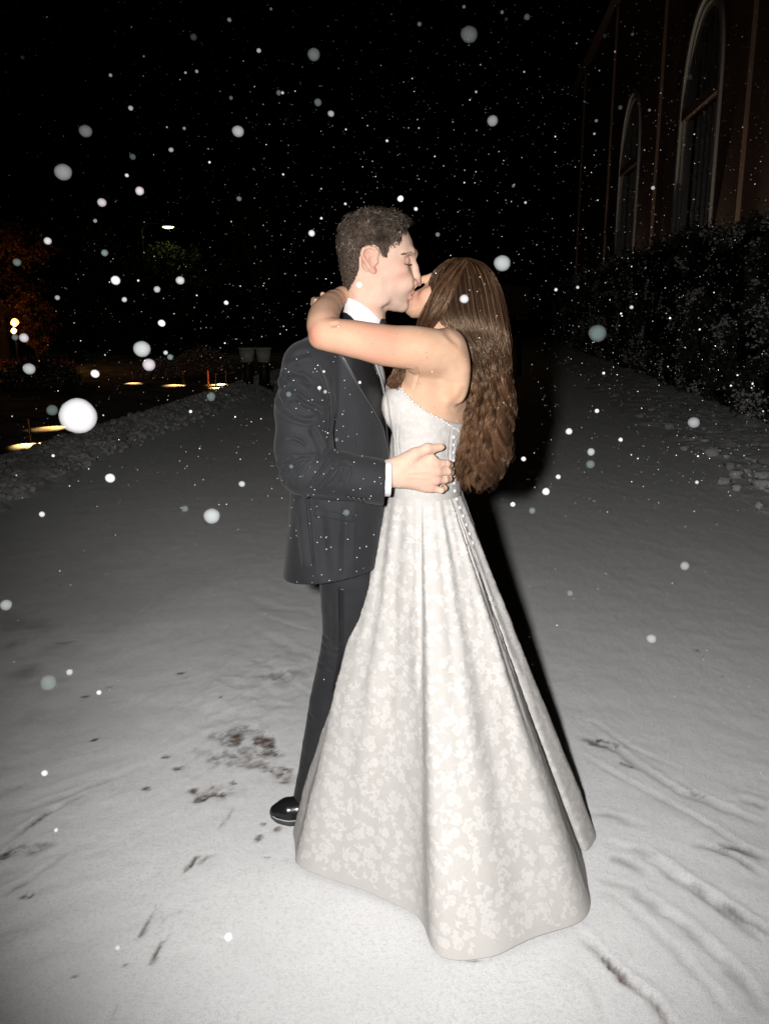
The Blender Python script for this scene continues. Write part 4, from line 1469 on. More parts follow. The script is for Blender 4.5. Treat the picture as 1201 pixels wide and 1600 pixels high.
# flyaways
NW = 130
i_ = rgh.integers(0, NS, NW)
Pfly = Pw[i_] + np.cumsum(rgh.normal(0, .0004, (NW, MM, 3)), 1) + (tt[None, :, None] ** 1.5) * rgh.normal(0, .011, (NW, 1, 3)) + np.array([0, -.006, 0])
Pfly[:, :, 0] += .006 * np.abs(np.sin(tt * 5))[None] * (sl[i_, -1:] > .6)
vv, ff = tubes(Pf, Rf, 3)
ho = part('hair_lock', vv, ff, M['hair_woman'], whair)
attr(ho.data, 'tone', np.repeat(np.broadcast_to(np.clip(rgh.beta(1.3, 2.6, (NF, 1, 1)), 0, .8), (NF, 40, 3)), 1).ravel())
vv, ff = tubes(Pfly, np.full((NW, MM), .00038), 3)
ho = part('loose_hairs', vv, ff, M['hair_woman'], whair)
attr(ho.data, 'tone', np.full(len(vv), .35))
# snow caught in both heads of hair
C_ = []
for i in range(240):
    k, j = rgh.integers(0, NS), rgh.integers(2, 30)
    if front[k] and dep[k] > .9: C_.append(Pw[k, j] + (0, -.002, 0))
vv, ff = scatter(uv1, uf1, C_, rgh.uniform(.0007, .0017, (len(C_), 1)) * np.ones((1, 3)), jitter=.2)
sn = part('snow_specks', vv, ff, mat('snow_speck', (.82, .83, .85), .8), whair)
sn['kind'] = 'stuff'
# ================================================================== THE PLACE
YAW = 134.5 / (FPX / CP)              # the road runs off to the right of the lens axis by this slope


def road(o, Y):
    """x of the line that runs o metres right of the road's middle line"""
    return o + YAW * np.asarray(Y, float)


EL, ER = -3.86 + .02, 2.46            # inner edges of the snow banks
M['snow'] = mat('trodden_snow', (0.74, 0.74, 0.745), 0.75, 0.3, sub=(0.15, (1, 1, 1), 0.02),
                var=[(2.2, (0.66, 0.66, 0.67), 0.42, 0.7), (260, (0.54, 0.54, 0.545), 0.5, 0.68), (85, (0.58, 0.58, 0.59), 0.52, 0.66), (900, (0.88, 0.88, 0.88), 0.60, 0.66)],  # finest white specks paint in the sparkle of lit snow crystals
                bump=[(420, 0.8, 0.005), (60, 0.16, 0.010), (9, 0.25, 0.03, (1, .45, 1))], sheen=.75)
mix_attr(M['snow'], 'thin', (0.17, 0.165, 0.155))  # thin snow, and on the left also the flash's falloff put into colour
mix_attr(M['snow'], 'dirt', (0.13, 0.085, 0.06))
for k_ in ('dirt',):
    N_, L_ = M['snow'].node_tree.nodes, M['snow'].node_tree.links
    a_ = N_.new('ShaderNodeAttribute'); a_.attribute_name = k_
    m_ = N_.new('ShaderNodeMapRange'); m_.inputs['From Max'].default_value = .5; m_.inputs['To Min'].default_value = 1.0; m_.inputs['To Max'].default_value = 0
    L_.new(a_.outputs['Fac'], m_.inputs['Value']); L_.new(m_.outputs[0], N_['Principled BSDF'].inputs['Sheen Weight'])
    # ragged, speckled edges to the dirt
    b_ = N_['Principled BSDF']
    mx_ = b_.inputs['Base Color'].links[0].from_node
    tc_ = N_.new('ShaderNodeTexCoord'); nz_ = N_.new('ShaderNodeTexNoise'); nz_.inputs['Scale'].default_value = 75; nz_.inputs['Detail'].default_value = 8; nz_.inputs['Roughness'].default_value = .7
    L_.new(tc_.outputs['Object'], nz_.inputs['Vector'])
    ad_ = N_.new('ShaderNodeMath'); ad_.operation = 'ADD'; L_.new(a_.outputs['Fac'], ad_.inputs[0]); L_.new(nz_.outputs[0], ad_.inputs[1])
    mr_ = N_.new('ShaderNodeMapRange'); mr_.inputs['From Min'].default_value = .72; mr_.inputs['From Max'].default_value = 1.45
    L_.new(ad_.outputs[0], mr_.inputs['Value']); L_.new(mr_.outputs[0], mx_.inputs[0])
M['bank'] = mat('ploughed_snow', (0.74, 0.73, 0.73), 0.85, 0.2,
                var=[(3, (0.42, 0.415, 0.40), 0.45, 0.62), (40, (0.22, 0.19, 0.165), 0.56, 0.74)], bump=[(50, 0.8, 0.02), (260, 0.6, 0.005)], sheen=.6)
M['bank_right'] = mat('clean_ploughed_snow', (0.88, 0.88, 0.89), 0.85, 0.2,
                      var=[(3, (0.70, 0.69, 0.68), 0.45, 0.66), (60, (0.50, 0.46, 0.43), 0.58, 0.74)], bump=[(50, 0.8, 0.02), (260, 0.6, 0.005)], sheen=.6)
M['lawn'] = mat('snowy_lawn', (0.32, 0.31, 0.30), 0.9, 0.2, var=[(1.5, (0.12, 0.11, 0.10), 0.45, 0.65)], bump=(12, 0.6, 0.05))

# ---- road sheet
ys = np.concatenate([np.geomspace(1.05, 12, 560), np.geomspace(12, 90, 160)[1:]])
us = np.concatenate([np.linspace(-5.2, -1.6, 130, endpoint=False), np.linspace(-1.6, 1.8, 330, endpoint=False), np.linspace(1.8, 3.6, 90)])
UU, YY = np.meshgrid(us, ys, indexing='ij')
XX = road(UU, YY)
z = .006 * fbm(XX * 1.3, YY * .8, 0, 3, 3) + .0022 * fbm(XX * 9, YY * 9, 0, 3, 5)
dirt = np.zeros_like(XX)
thin = .10 * sstep(3.0, 6.5, YY)
thin = thin * (1 + .18 * fbm(XX * 1.1, YY * .5, 0, 3, 8))
thin = np.maximum(thin, .85 * sstep(-.75, -1.9, XX + .35 * fbm(YY * 1.3, XX * 1.3)) * sstep(1.9, 3.2, YY) * sstep(7.5, 4.5, YY))  # left road: wet thin snow, plus the flash's dim left side painted in
dirt = .55 * sstep(-1.0, -2.0, XX) * sstep(2.3, 3.0, YY) * sstep(4.6, 3.6, YY) * np.clip(fbm(XX * 5, YY * 7, 0, 4, 19), 0, 1)


def ground_stroke(pts, w, dep, dcol=0.0, tcol=0.0, ridge=.5, jag=.3):
    """a scuffed line in the snow: photo pixels on the ground"""
    global z, dirt, thin
    w, dep = max(w * .78, .0075), dep * .85
    P = np.array([gnd(a, b)[:2] for a, b in pts])
    m = (XX > P[:, 0].min() - 4 * w) & (XX < P[:, 0].max() + 4 * w) & (YY > P[:, 1].min() - 4 * w) & (YY < P[:, 1].max() + 4 * w)
    x, y = XX[m], YY[m]
    if not len(x): return
    x = x + w * jag * vnoise(x / w * .5, y / w * .5, 0, 40) * 2; y = y + w * jag * vnoise(x / w * .5, y / w * .5, 5, 41) * 2
    L = np.concatenate([[0], np.cumsum(np.hypot(*np.diff(P, axis=0).T))])
    best = np.full(len(x), 1e9); bt = np.zeros(len(x)); sg = np.zeros(len(x))
    for i in range(len(P) - 1):
        a, ab = P[i], P[i + 1] - P[i]
        t = np.clip(((x - a[0]) * ab[0] + (y - a[1]) * ab[1]) / (ab @ ab), 0, 1)
        dx, dy = x - a[0] - ab[0] * t, y - a[1] - ab[1] * t
        d = np.hypot(dx, dy)
        k = d < best
        best[k] = d[k]; bt[k] = (L[i] + t[k] * np.hypot(*ab)) / L[-1]; sg[k] = (ab[0] * dy - ab[1] * dx)[k]
    tap = np.clip(5 * bt * (1 - bt), 0, 1) ** .5
    u = best / w
    brk = np.clip(.75 + .8 * vnoise(x * 14, y * 14, 0, 17), 0, 1.2)
    z[m] += dep * tap * (-np.exp(-u * u) + ridge * np.exp(-((u - 1.9) / .8) ** 2) * (.5 + .5 * np.sign(sg)))
    dirt[m] = np.maximum(dirt[m], min(1, dcol * 1.3) * tap * np.exp(-(u * 1.0) ** 2) * brk)
    thin[m] = np.maximum(thin[m], tcol * tap * np.exp(-(u * .9) ** 2) * brk)


def ground_patch(px, py, rx, ry, a, dc, dep=.004):
    global z, dirt
    rx, ry, dc = rx * 1.35, ry * 1.35, min(1, dc * 1.25)
    c = gnd(px, py); k = np.hypot(*(gnd(px + 10, py) - c)[:2]) / 10
    ky = np.hypot(*(gnd(px, py - 10) - c)[:2]) / 10
    dx, dy = (XX - c[0]) / (rx * k), (YY - c[1]) / (ry * ky)
    ca, sa = math.cos(a), math.sin(a)
    q = np.hypot(ca * dx + sa * dy, (-sa * dx + ca * dy) * 1.4)
    m = q < 2.2
    nz = .45 * fbm(XX[m] * 26, YY[m] * 20, 0, 4, 61)
    w = sstep(1.15, .35, q[m] + nz)
    dirt[m] = np.maximum(dirt[m], dc * w * np.clip(.75 + .6 * fbm(XX[m] * 70, YY[m] * 70, 0, 2, 63), 0.1, 1))
    z[m] -= dep * w


# tyre ruts sweeping round at the lower right
for pts, w, d_, dc, tc in [
    ([(935, 1150), (990, 1195), (1060, 1235), (1130, 1262), (1201, 1290)], .020, .010, .1, .5),
    ([(900, 1175), (960, 1210), (1040, 1250), (1110, 1290), (1201, 1352)], .014, .008, 0, .4),
    ([(1004, 1325), (1050, 1360), (1110, 1400), (1165, 1435), (1210, 1462)], .016, .016, .3, .6),
    ([(940, 1315), (1000, 1330), (1060, 1375), (1130, 1420), (1201, 1480)], .018, .010, .1, .5),
    ([(925, 1370), (990, 1390), (1060, 1440), (1130, 1500), (1201, 1590)], .020, .010, .1, .4),
    ([(930, 1390), (980, 1415), (1050, 1480), (1110, 1545), (1150, 1600)], .016, .008, .0, .4),
    ([(897, 1445), (935, 1490), (975, 1530), (1010, 1555), (1045, 1605)], .015, .016, .55, .5),
    ([(870, 1500), (920, 1530), (945, 1600)], .010, .005, 0, .2),
    ([(1080, 1315), (1140, 1335), (1201, 1372)], .014, .010, .2, .5),
    ([(1120, 1318), (1160, 1330), (1210, 1345)], .020, .008, .3, .6),
    ([(910, 1268), (960, 1275), (1010, 1292)], .020, .008, .1, .5),
    ([(890, 1120), (930, 1130), (980, 1165), (1060, 1200)], .012, .007, 0, .35),
    ([(905, 1150), (935, 1165), (972, 1172)], .016, .009, .4, .5), ([(920, 1165), (938, 1155), (960, 1160), (968, 1178)], .009, .008, .6, .3),
    ([(965, 1190), (990, 1200)], .012, .006, .4, .3), ([(1060, 1220), (1085, 1240), (1110, 1245)], .008, .006, .4, .4),
    ([(950, 1340), (985, 1352), (1010, 1368)], .022, .006, .2, .5), ([(1150, 1245), (1201, 1262)], .022, .008, .3, .6),
    # left: streaks, cracks and scuffs
    ([(0, 1325), (40, 1295), (85, 1262), (140, 1240)], .012, .006, .3, .5), ([(30, 1300), (70, 1275), (100, 1258)], .008, .006, .5, .3),
    ([(0, 1405), (40, 1378), (80, 1350), (110, 1330)], .012, .006, .35, .4), ([(38, 1325), (58, 1316)], .012, .006, .85, .3),
    ([(0, 1275), (60, 1258), (150, 1225), (220, 1200)], .020, .004, 0, .35),
    ([(284, 1367), (300, 1350), (312, 1337)], .009, .007, .8, .2), ([(310, 1355), (322, 1340), (340, 1333)], .014, .004, .45, .2),
    ([(210, 1472), (222, 1462), (232, 1440), (240, 1425), (252, 1412)], .0045, .005, .9, 0), ([(246, 1460), (252, 1445), (256, 1430)], .0035, .004, .7, 0),
    ([(236, 1510), (248, 1480), (262, 1462), (272, 1444)], .004, .005, .8, 0), ([(278, 1428), (284, 1420)], .003, .004, .6, 0),
    ([(212, 1560), (224, 1535)], .004, .004, .6, 0), ([(170, 1600), (176, 1580), (184, 1562)], .006, .005, .8, 0),
    ([(245, 1368), (258, 1345), (275, 1322)], .003, .003, .35, 0), ([(340, 1300), (360, 1270), (368, 1255)], .004, .003, .3, 0),
    # scraped snow behind his legs
    ([(425, 1068), (436, 1058), (450, 1048)], .008, .010, .7, .3), ([(420, 1055), (440, 1052), (462, 1050), (480, 1040)], .020, .0055, 0, .3),
    ([(395, 985), (430, 1000), (470, 1020), (500, 1030)], .030, .0055, 0, .25), ([(380, 930), (420, 950), (470, 955), (500, 965)], .040, .0055, 0, .2),
    ([(390, 1030), (420, 1040), (450, 1065), (490, 1090)], .018, .0055, 0, .3), ([(410, 900), (450, 915), (495, 940)], .05, .0055, 0, .2),
    ([(415, 1085), (445, 1095), (475, 1085)], .012, .005, .1, .4), ([(400, 960), (440, 975), (495, 990)], .02, .0055, 0, .2),
]:
    ground_stroke(pts, w, d_, dc, tc)
for a in [(390, 1185, 62, 26, -.3, .42), (330, 1240, 30, 14, .4, .38), (455, 1215, 26, 14, 0, .42), (430, 1060, 40, 12, .3, .30), (375, 1150, 40, 10, .3, .40), (30, 1330, 40, 14, .4, .35), (362, 1165, 22, 14, .5, .85), (350, 1185, 26, 12, .5, .5), (408, 1163, 24, 9, -.6, .85), (425, 1180, 22, 8, -.5, .7), (405, 1196, 20, 6, .1, .6), (440, 1205, 22, 8, -.3, .75), (448, 1222, 18, 6, .1, .6),
          (318, 1248, 14, 8, .7, .8), (335, 1243, 12, 5, .4, .8), (303, 1237, 6, 4, 0, .9), (333, 1230, 5, 3, 0, .8), (260, 1182, 7, 4, 0, .8), (282, 1201, 8, 3, .1, .7), (229, 1233, 6, 5, 0, .95),
          (364, 1226, 6, 4, 0, .9), (149, 1156, 4, 3, .3, .9), (42, 1398, 9, 7, .3, 1.0), (117, 1524, 7, 5, .4, .8), (404, 1311, 7, 5, .5, .7), (432, 1295, 8, 7, .3, .8), (410, 1288, 6, 4, .1, .6),
          (172, 1072, 5, 2, .1, .9), (187, 1061, 4, 2, .1, .9), (135, 1088, 8, 3, 0, .8), (283, 1053, 5, 2, 0, .7), (290, 1060, 3, 2, 0, .7), (346, 1097, 2, 2, 0, .8), (8, 1336, 14, 9, 0, .9),
          (740, 1503, 14, 3, 0, .5), (310, 1443, 4, 3, 0, .7), (198, 1507, 3, 3, 0, .6), (105, 1003, 14, 3, 0, .4), (20, 1230, 12, 5, 0, .5), (1088, 1017, 5, 4, 0, .45), (1128, 1057, 4, 2, 0, .5), (1120, 1418, 4, 3, 0, .7),
          (447, 1345, 8, 2, .3, .45), (420, 1340, 5, 2, .3, .4), (350, 1155, 10, 5, .5, .5)]:
    ground_patch(*a)
# a drift of trampled snow on the left of his legs, raised a little
dr = np.exp(-(((XX + .55) / .30) ** 2 + ((YY - 3.35) / .75) ** 2))
z += dr * (.014 + .012 * fbm(XX * 7, YY * 4.2, 0, 5, 71) + .006 * np.abs(fbm(XX * 26, YY * 17, 0, 3, 72)))
thin *= 1 - .8 * np.clip(dr * 1.6, 0, 1)
z += .006 * sstep(-.2, -1.6, XX) * fbm((XX * .8 + YY * .6) * 3.0, (YY * .8 - XX * .6) * 14, 0, 3, 81) * sstep(3.4, 2.2, YY)
z += .004 * sstep(.6, 1.2, XX) * fbm((XX * .6 + YY * .8) * 12.0, (YY * .6 - XX * .8) * 2.2, 0, 3, 83) * sstep(3.6, 2.0, YY)
z += .0008 * fbm(XX * 55, YY * 45, 0, 2, 91) * sstep(5, 2.5, YY)
z = np.clip(z, -.03, .05)
flat = np.exp(-(((XX - .18) / .62) ** 2 + ((YY - 2.4) / .70) ** 2) ** 2)
z *= 1 - .85 * flat
idx = np.arange(XX.size).reshape(XX.shape)
q = np.stack([idx[:-1, :-1], idx[1:, :-1], idx[1:, 1:], idx[:-1, 1:]], -1).reshape(-1, 4)
rd = part('snowy_road', np.stack([XX, YY, z], -1).reshape(-1, 3), q, M['snow'])
rd['kind'] = 'structure'
attr(rd.data, 'thin', np.clip(thin, 0, .95).ravel())
attr(rd.data, 'dirt', np.clip(dirt, 0, .9).ravel())
# land out to the horizon
g = MB()
v = [(-300, -40, -.05), (300, -40, -.05), (300, 500, -.05), (-300, 500, -.05)]
g.add(v, [(0, 1, 2, 3)])
gg = g.build('ground', M['lawn']); gg['kind'] = 'structure'


# ---- ploughed banks
def bank(name, o0, o1, y0, y1, hgt, m, seed, ny=900, nx=80, rough=1.0, plateau=False):
    t = np.linspace(0, 1, nx)
    Yv = np.geomspace(y0, y1, ny)
    T_, Y_ = np.meshgrid(t, Yv, indexing='ij')
    wob = .16 * fbm(Y_ * .7, 0 * T_, 0, 3, seed) + .05 * fbm(Y_ * 4, 0 * T_, 0, 2, seed + 1)
    O_ = o0 + (o1 - o0) * T_ + wob * (1 - T_) * (1 if o1 > o0 else 1)
    X_ = road(O_, Y_)
    prof = np.sin(PI * np.clip(T_ * .5, 0, .5)) ** .6 if plateau else np.sin(PI * T_) ** .8
    lump = sum(np.abs(vnoise(X_ * k_, Y_ * k_ * .9, 0, seed + 2 + int(k_))) * a_ for k_, a_ in ((3.5, .06), (8, .055), (17, .030), (30, .014))) * rough + .03 * fbm(X_ * 1.5, Y_ * 1, 0, 2, seed + 5)
    Z_ = (hgt * prof + lump * np.clip(prof * 1.4, 0, 1)) - .02 * (1 - prof)
    idx = np.arange(T_.size).reshape(T_.shape)
    q = np.stack([idx[:-1, :-1], idx[1:, :-1], idx[1:, 1:], idx[:-1, 1:]], -1).reshape(-1, 4)
    if o1 < o0: q = q[:, ::-1].copy()
    o = part(name, np.stack([X_, Y_, Z_], -1).reshape(-1, 3), q, m)
    o['kind'] = 'structure'
    return o


bank('snow_bank', ER, 4.4, 4.2, 60, .07, M['bank_right'], 101, plateau=True, rough=.6)
bank('snow_bank', EL, EL - 1.15, 4.2, 60, .085, M['bank'], 131, rough=.95)
# lawn on the left behind the bank
bank('snowy_lawn', EL - .9, EL - 26, 4.0, 70, .04, M['lawn'], 151, ny=300, nx=140, plateau=True, rough=.5)
# chunks thrown up by the plough
uv2_, uf2_ = ico(2)
C_, S_ = [], []
for i in range(420):
    Y0 = 5.2 * (40 / 5.2) ** (RNG.random() ** 1.3)
    if RNG.random() < .5:
        o = ER + .1 + abs(RNG.normal(0, .38)); zb_ = .05 + .05 * min(1, (o - ER) * 2)
    else:
        o = EL - .1 - abs(RNG.normal(0, .42)); zb_ = .07
    s = RNG.uniform(.008, .028) * (1.8 if RNG.random() < .10 else 1)
    C_.append((float(road(o, Y0)), Y0, zb_ * RNG.uniform(.5, 1.1))); S_.append((s * RNG.uniform(.8, 1.5), s * RNG.uniform(.8, 1.4), s * RNG.uniform(.5, .9)))
for px, py, s in [(1112, 708, .10), (1140, 728, .06), (1150, 742, .06), (1165, 735, .045), (1185, 742, .05), (1192, 758, .08), (1178, 755, .06), (1130, 752, .07), (1150, 762, .05), (1045, 665, .07), (1040, 652, .05), (1000, 650, .06), (1185, 790, .05), (1020, 640, .06), (1100, 690, .05), (1070, 700, .05), (960, 618, .05), (1195, 742, .05)]:
    p = gnd(px, py, .05); C_.append(tuple(p)); S_.append((s, s * .8, s * .62))
# broken, angular lumps, each turned its own way


def lumps(C_, S_, m):
    C_, S_ = np.array(C_), np.array(S_)
    VV, FF, n0 = [], [], 0
    for k in range(12):
        sh = uv2_ * (1 + .55 * fbm(uv2_[:, 0] * 1.6 + 3 * k, uv2_[:, 1] * 1.6, uv2_[:, 2] * 1.6, 4, 9 + k))[:, None]
        sh += .10 * np.stack([vnoise(uv2_[:, 0] * 6, uv2_[:, 1] * 6, uv2_[:, 2] * 6, 50 + k + i) for i in range(3)], 1)
        sel = np.arange(k, len(C_), 12)
        if not len(sel): continue
        vv, ff = scatter(sh, uf2_, C_[sel], S_[sel], jitter=.0)
        VV.append(vv); FF.append(ff + n0); n0 += len(vv)
    return part('snow_chunks', np.concatenate(VV), np.concatenate(FF), m, None, False)


ch = lumps(C_, S_, M['bank_right'])
C2, S2 = [], []
for i in range(2600):
    Y0 = 5.0 * (34 / 5.0) ** (RNG.random() ** 1.2)
    o = EL + .05 - RNG.beta(1.6, 2.2) * 1.15
    hgt_ = .085 * math.sin(PI * min(1, max(0, (EL - o) / 1.15))) + .03
    s = RNG.uniform(.010, .036)
    C2.append((float(road(o, Y0)), Y0, hgt_ + RNG.uniform(0, .05))); S2.append((s * RNG.uniform(.8, 1.3), s * RNG.uniform(.8, 1.3), s * RNG.uniform(.6, 1)))
ch2 = lumps(C2, S2, M['bank'])
tag(ch2, 'crumbly grey lumps of ploughed snow along the left edge of the road', 'snow', kind='stuff')
tag(ch, 'scattered white lumps of snow thrown along the road edges', 'snow', kind='stuff')

# ------------------------------------------------------------------ hedge on the right
M['hedge_leaf'] = mat('dark_hedge_leaf', (0.070, 0.076, 0.052), 0.55, 0.3, var=(5, (0.034, 0.036, 0.020), .4, .7))
M['hedge_core'] = mat('dark_twigs', (0.008, 0.008, 0.006), 0.9, 0.1)
M['old_snow'] = mat('clinging_snow', (0.78, 0.77, 0.74), 0.9, 0.2, var=(20, (0.50, 0.48, 0.44), .45, .7))
HO, HH = 3.95, 2.75
hedge = thing('hedge', 'long tall dark hedge dusted with snow along the right side of the road', 'hedge', (float(road(HO, 14)), 14, 0))


def hedge_top(Y):
    return HH + .16 * fbm(np.asarray(Y) * .55, 0, 0, 3, 5) - .25 * sstep(30, 45, Y)


NYH = 420
Yh_ = np.geomspace(4.6, 52, NYH)
rowsv = []
for k, (do, zf) in enumerate([(.35, 0), (.06, .10), (.02, .35), (.0, .6), (.06, .85), (.22, .965), (.6, 1.0), (1.3, .98), (1.6, .8), (1.6, 0)]):
    rowsv.append(np.stack([road(HO + do * .5 + .10 * fbm(Yh_ * 1.1, k * .8, 0, 3, 7), Yh_), Yh_, zf * hedge_top(Yh_)], 1))
V = np.stack(rowsv, 0)
idx = np.arange(10 * NYH).reshape(10, NYH)
q = np.stack([idx[:-1, :-1], idx[1:, :-1], idx[1:, 1:], idx[:-1, 1:]], -1).reshape(-1, 4)
part('hedge_core', V.reshape(-1, 3), q, M['hedge_core'], hedge)
NL = 140000
Yl = 4.6 * (52 / 4.6) ** (RNG.random(NL) ** 1.25)
tl = RNG.random(NL) ** .9
front_ = RNG.random(NL) < .82
zz = np.where(front_, tl * 1.0, 1.0) * hedge_top(Yl)
oo = HO + np.where(front_, .04 + .20 * sstep(.85, 1, tl) + .28 * sstep(.08, 0, tl), RNG.uniform(.1, .75, NL))
bump_ = .16 * fbm(Yl * 1.6, zz * 1.9, 0, 3, 21)
oo = oo - np.where(front_, bump_, 0) - RNG.exponential(.035, NL) * front_
zz = zz + np.where(front_, 0, np.abs(bump_) * .8 + RNG.exponential(.05, NL))
cl_ = fbm(Yl * 3.2, zz * 3.2, oo * 2, 3, 33)
keep = cl_ > -.55
Cl = np.stack([road(oo, Yl), Yl, zz], 1)[keep]
cl_ = cl_[keep]
lw = RNG.uniform(.020, .042, len(Cl)) * (1 + .02 * Cl[:, 1])
d1 = RNG.normal(0, 1, (len(Cl), 3)); d1 /= np.linalg.norm(d1, axis=1, keepdims=True)
d2 = np.cross(d1, RNG.normal(0, 1, (len(Cl), 3))); d2 /= np.linalg.norm(d2, axis=1, keepdims=True)
Vv = np.stack([Cl - d1 * lw[:, None], Cl + d2 * (lw * .5)[:, None], Cl + d1 * lw[:, None], Cl - d2 * (lw * .5)[:, None]], 1)
fo = part('foliage', Vv.reshape(-1, 3), np.arange(len(Cl) * 4).reshape(-1, 4), M['hedge_leaf'], hedge, False)
fo['kind'] = 'stuff'
# snow caught on the leaves, in drifts
k = (fbm(Cl[:, 1] * 2.4, Cl[:, 2] * 2.6, Cl[:, 0], 4, 44) + RNG.normal(0, .26, len(Cl))) > .42
Cs = Cl[k] + np.array([-.02, -.02, .01])
ss = RNG.uniform(.010, .028, len(Cs)) * (1 + .01 * Cs[:, 1])
vv, ff = scatter(uv1 * (1 + .3 * fbm(uv1[:, 0] * 2, uv1[:, 1] * 2, uv1[:, 2] * 2, 2, 3))[:, None], uf1, Cs, np.stack([ss * 1.1, ss * 1.0, ss * .8], 1), jitter=.22)
hs = part('snow', vv, ff, M['old_snow'], hedge); hs['kind'] = 'stuff'

# ------------------------------------------------------------------ building beyond the hedge
M['brick'] = mat('red_brown_stucco', (0.28, 0.195, 0.155), 0.9, 0.2, var=[(1.2, (0.23, 0.155, 0.12), .4, .65), (30, (0.31, 0.21, 0.165), .5, .7)], bump=(30, .3, .01))
M['pilaster'] = mat('ochre_stone', (0.27, 0.180, 0.135), 0.85, 0.2, var=(3, (.23, .155, .115), .4, .7))
M['frame'] = mat('white_window_paint', (0.55, 0.54, 0.51), 0.6, 0.3)
M['pane'] = mat('dark_glass', (0.01, 0.012, 0.013), 0.08, 0.6)
BO = 5.2
bl_ = thing('building', 'tall red-brown building with arched white windows and buttresses beyond the hedge', 'building', (float(road(BO, 30)), 30, 0))


def wpt(Y, z, dep=0.0):
    """point on the long wall; dep metres out towards the road"""
    return (float(road(BO - dep, Y)) , Y, z)


def wbox(mb, y0, y1, z0, z1, d0, d1):
    v = [wpt(y0, z0, d0), wpt(y1, z0, d0), wpt(y1, z1, d0), wpt(y0, z1, d0), wpt(y0, z0, d1), wpt(y1, z0, d1), wpt(y1, z1, d1), wpt(y0, z1, d1)]
    return mb.add(v, [(0, 1, 2, 3), (7, 6, 5, 4), (0, 4, 5, 1), (1, 5, 6, 2), (2, 6, 7, 3), (3, 7, 4, 0)])


WIN = [(12.3, 1.85), (21.5, 1.85), (30.6, 1.85)]       # centre, half width
Z0, ZS_, ZA = 3.15, 6.25, 8.6                                    # sill, spring line, apex
zs_w, za_w = 6.25, 8.9


def arch(y, zt, n=14, hw=1.85, z0=Z0, zs=ZS_, za=ZA):
    """outline of a pointed arch opening, up the near side, over and down"""
    p = [(y - hw, z0)]
    for i in range(n + 1):
        t = i / n
        p.append((y - hw * math.cos(t * PI / 2) ** .9, zs + (za - zs) * math.sin(t * PI / 2)))
    for i in range(1, n + 1):
        t = 1 - i / n
        p.append((y + hw * math.cos(t * PI / 2) ** .9, zs + (za - zs) * math.sin(t * PI / 2)))
    p.append((y + hw, z0))
    return p


# wall with real openings: panels between the windows, and an infill round each arch
ytop = 13.5
m_ = MB()
bnd = [5.0]
for yc_, hw in WIN: bnd += [yc_ - hw - .02, yc_ + hw + .02]
bnd.append(48.5)
for i in range(0, len(bnd), 2):
    wbox(m_, bnd[i], bnd[i + 1], 0, ytop, -.5, 0)
for yc_, hw in WIN:
    wbox(m_, yc_ - hw - .02, yc_ + hw + .02, 0, Z0, -.5, 0)
    wbox(m_, yc_ - hw - .02, yc_ + hw + .02, ZA + .02, ytop, -.5, 0)
    A = arch(yc_, 0)[1:-1]
    for dp in (0.0,):
        for i in range(len(A) - 1):
            (ya, za_), (yb, zb_) = A[i], A[i + 1]
            v = [wpt(ya, za_, 0), wpt(yb, zb_, 0), wpt(yb, ZA + .02, 0), wpt(ya, ZA + .02, 0), wpt(ya, za_, -.5), wpt(yb, zb_, -.5)]
            m_.add(v, [(0, 1, 2, 3), (0, 4, 5, 1)])
m_.build('wall', M['brick'], bl_)
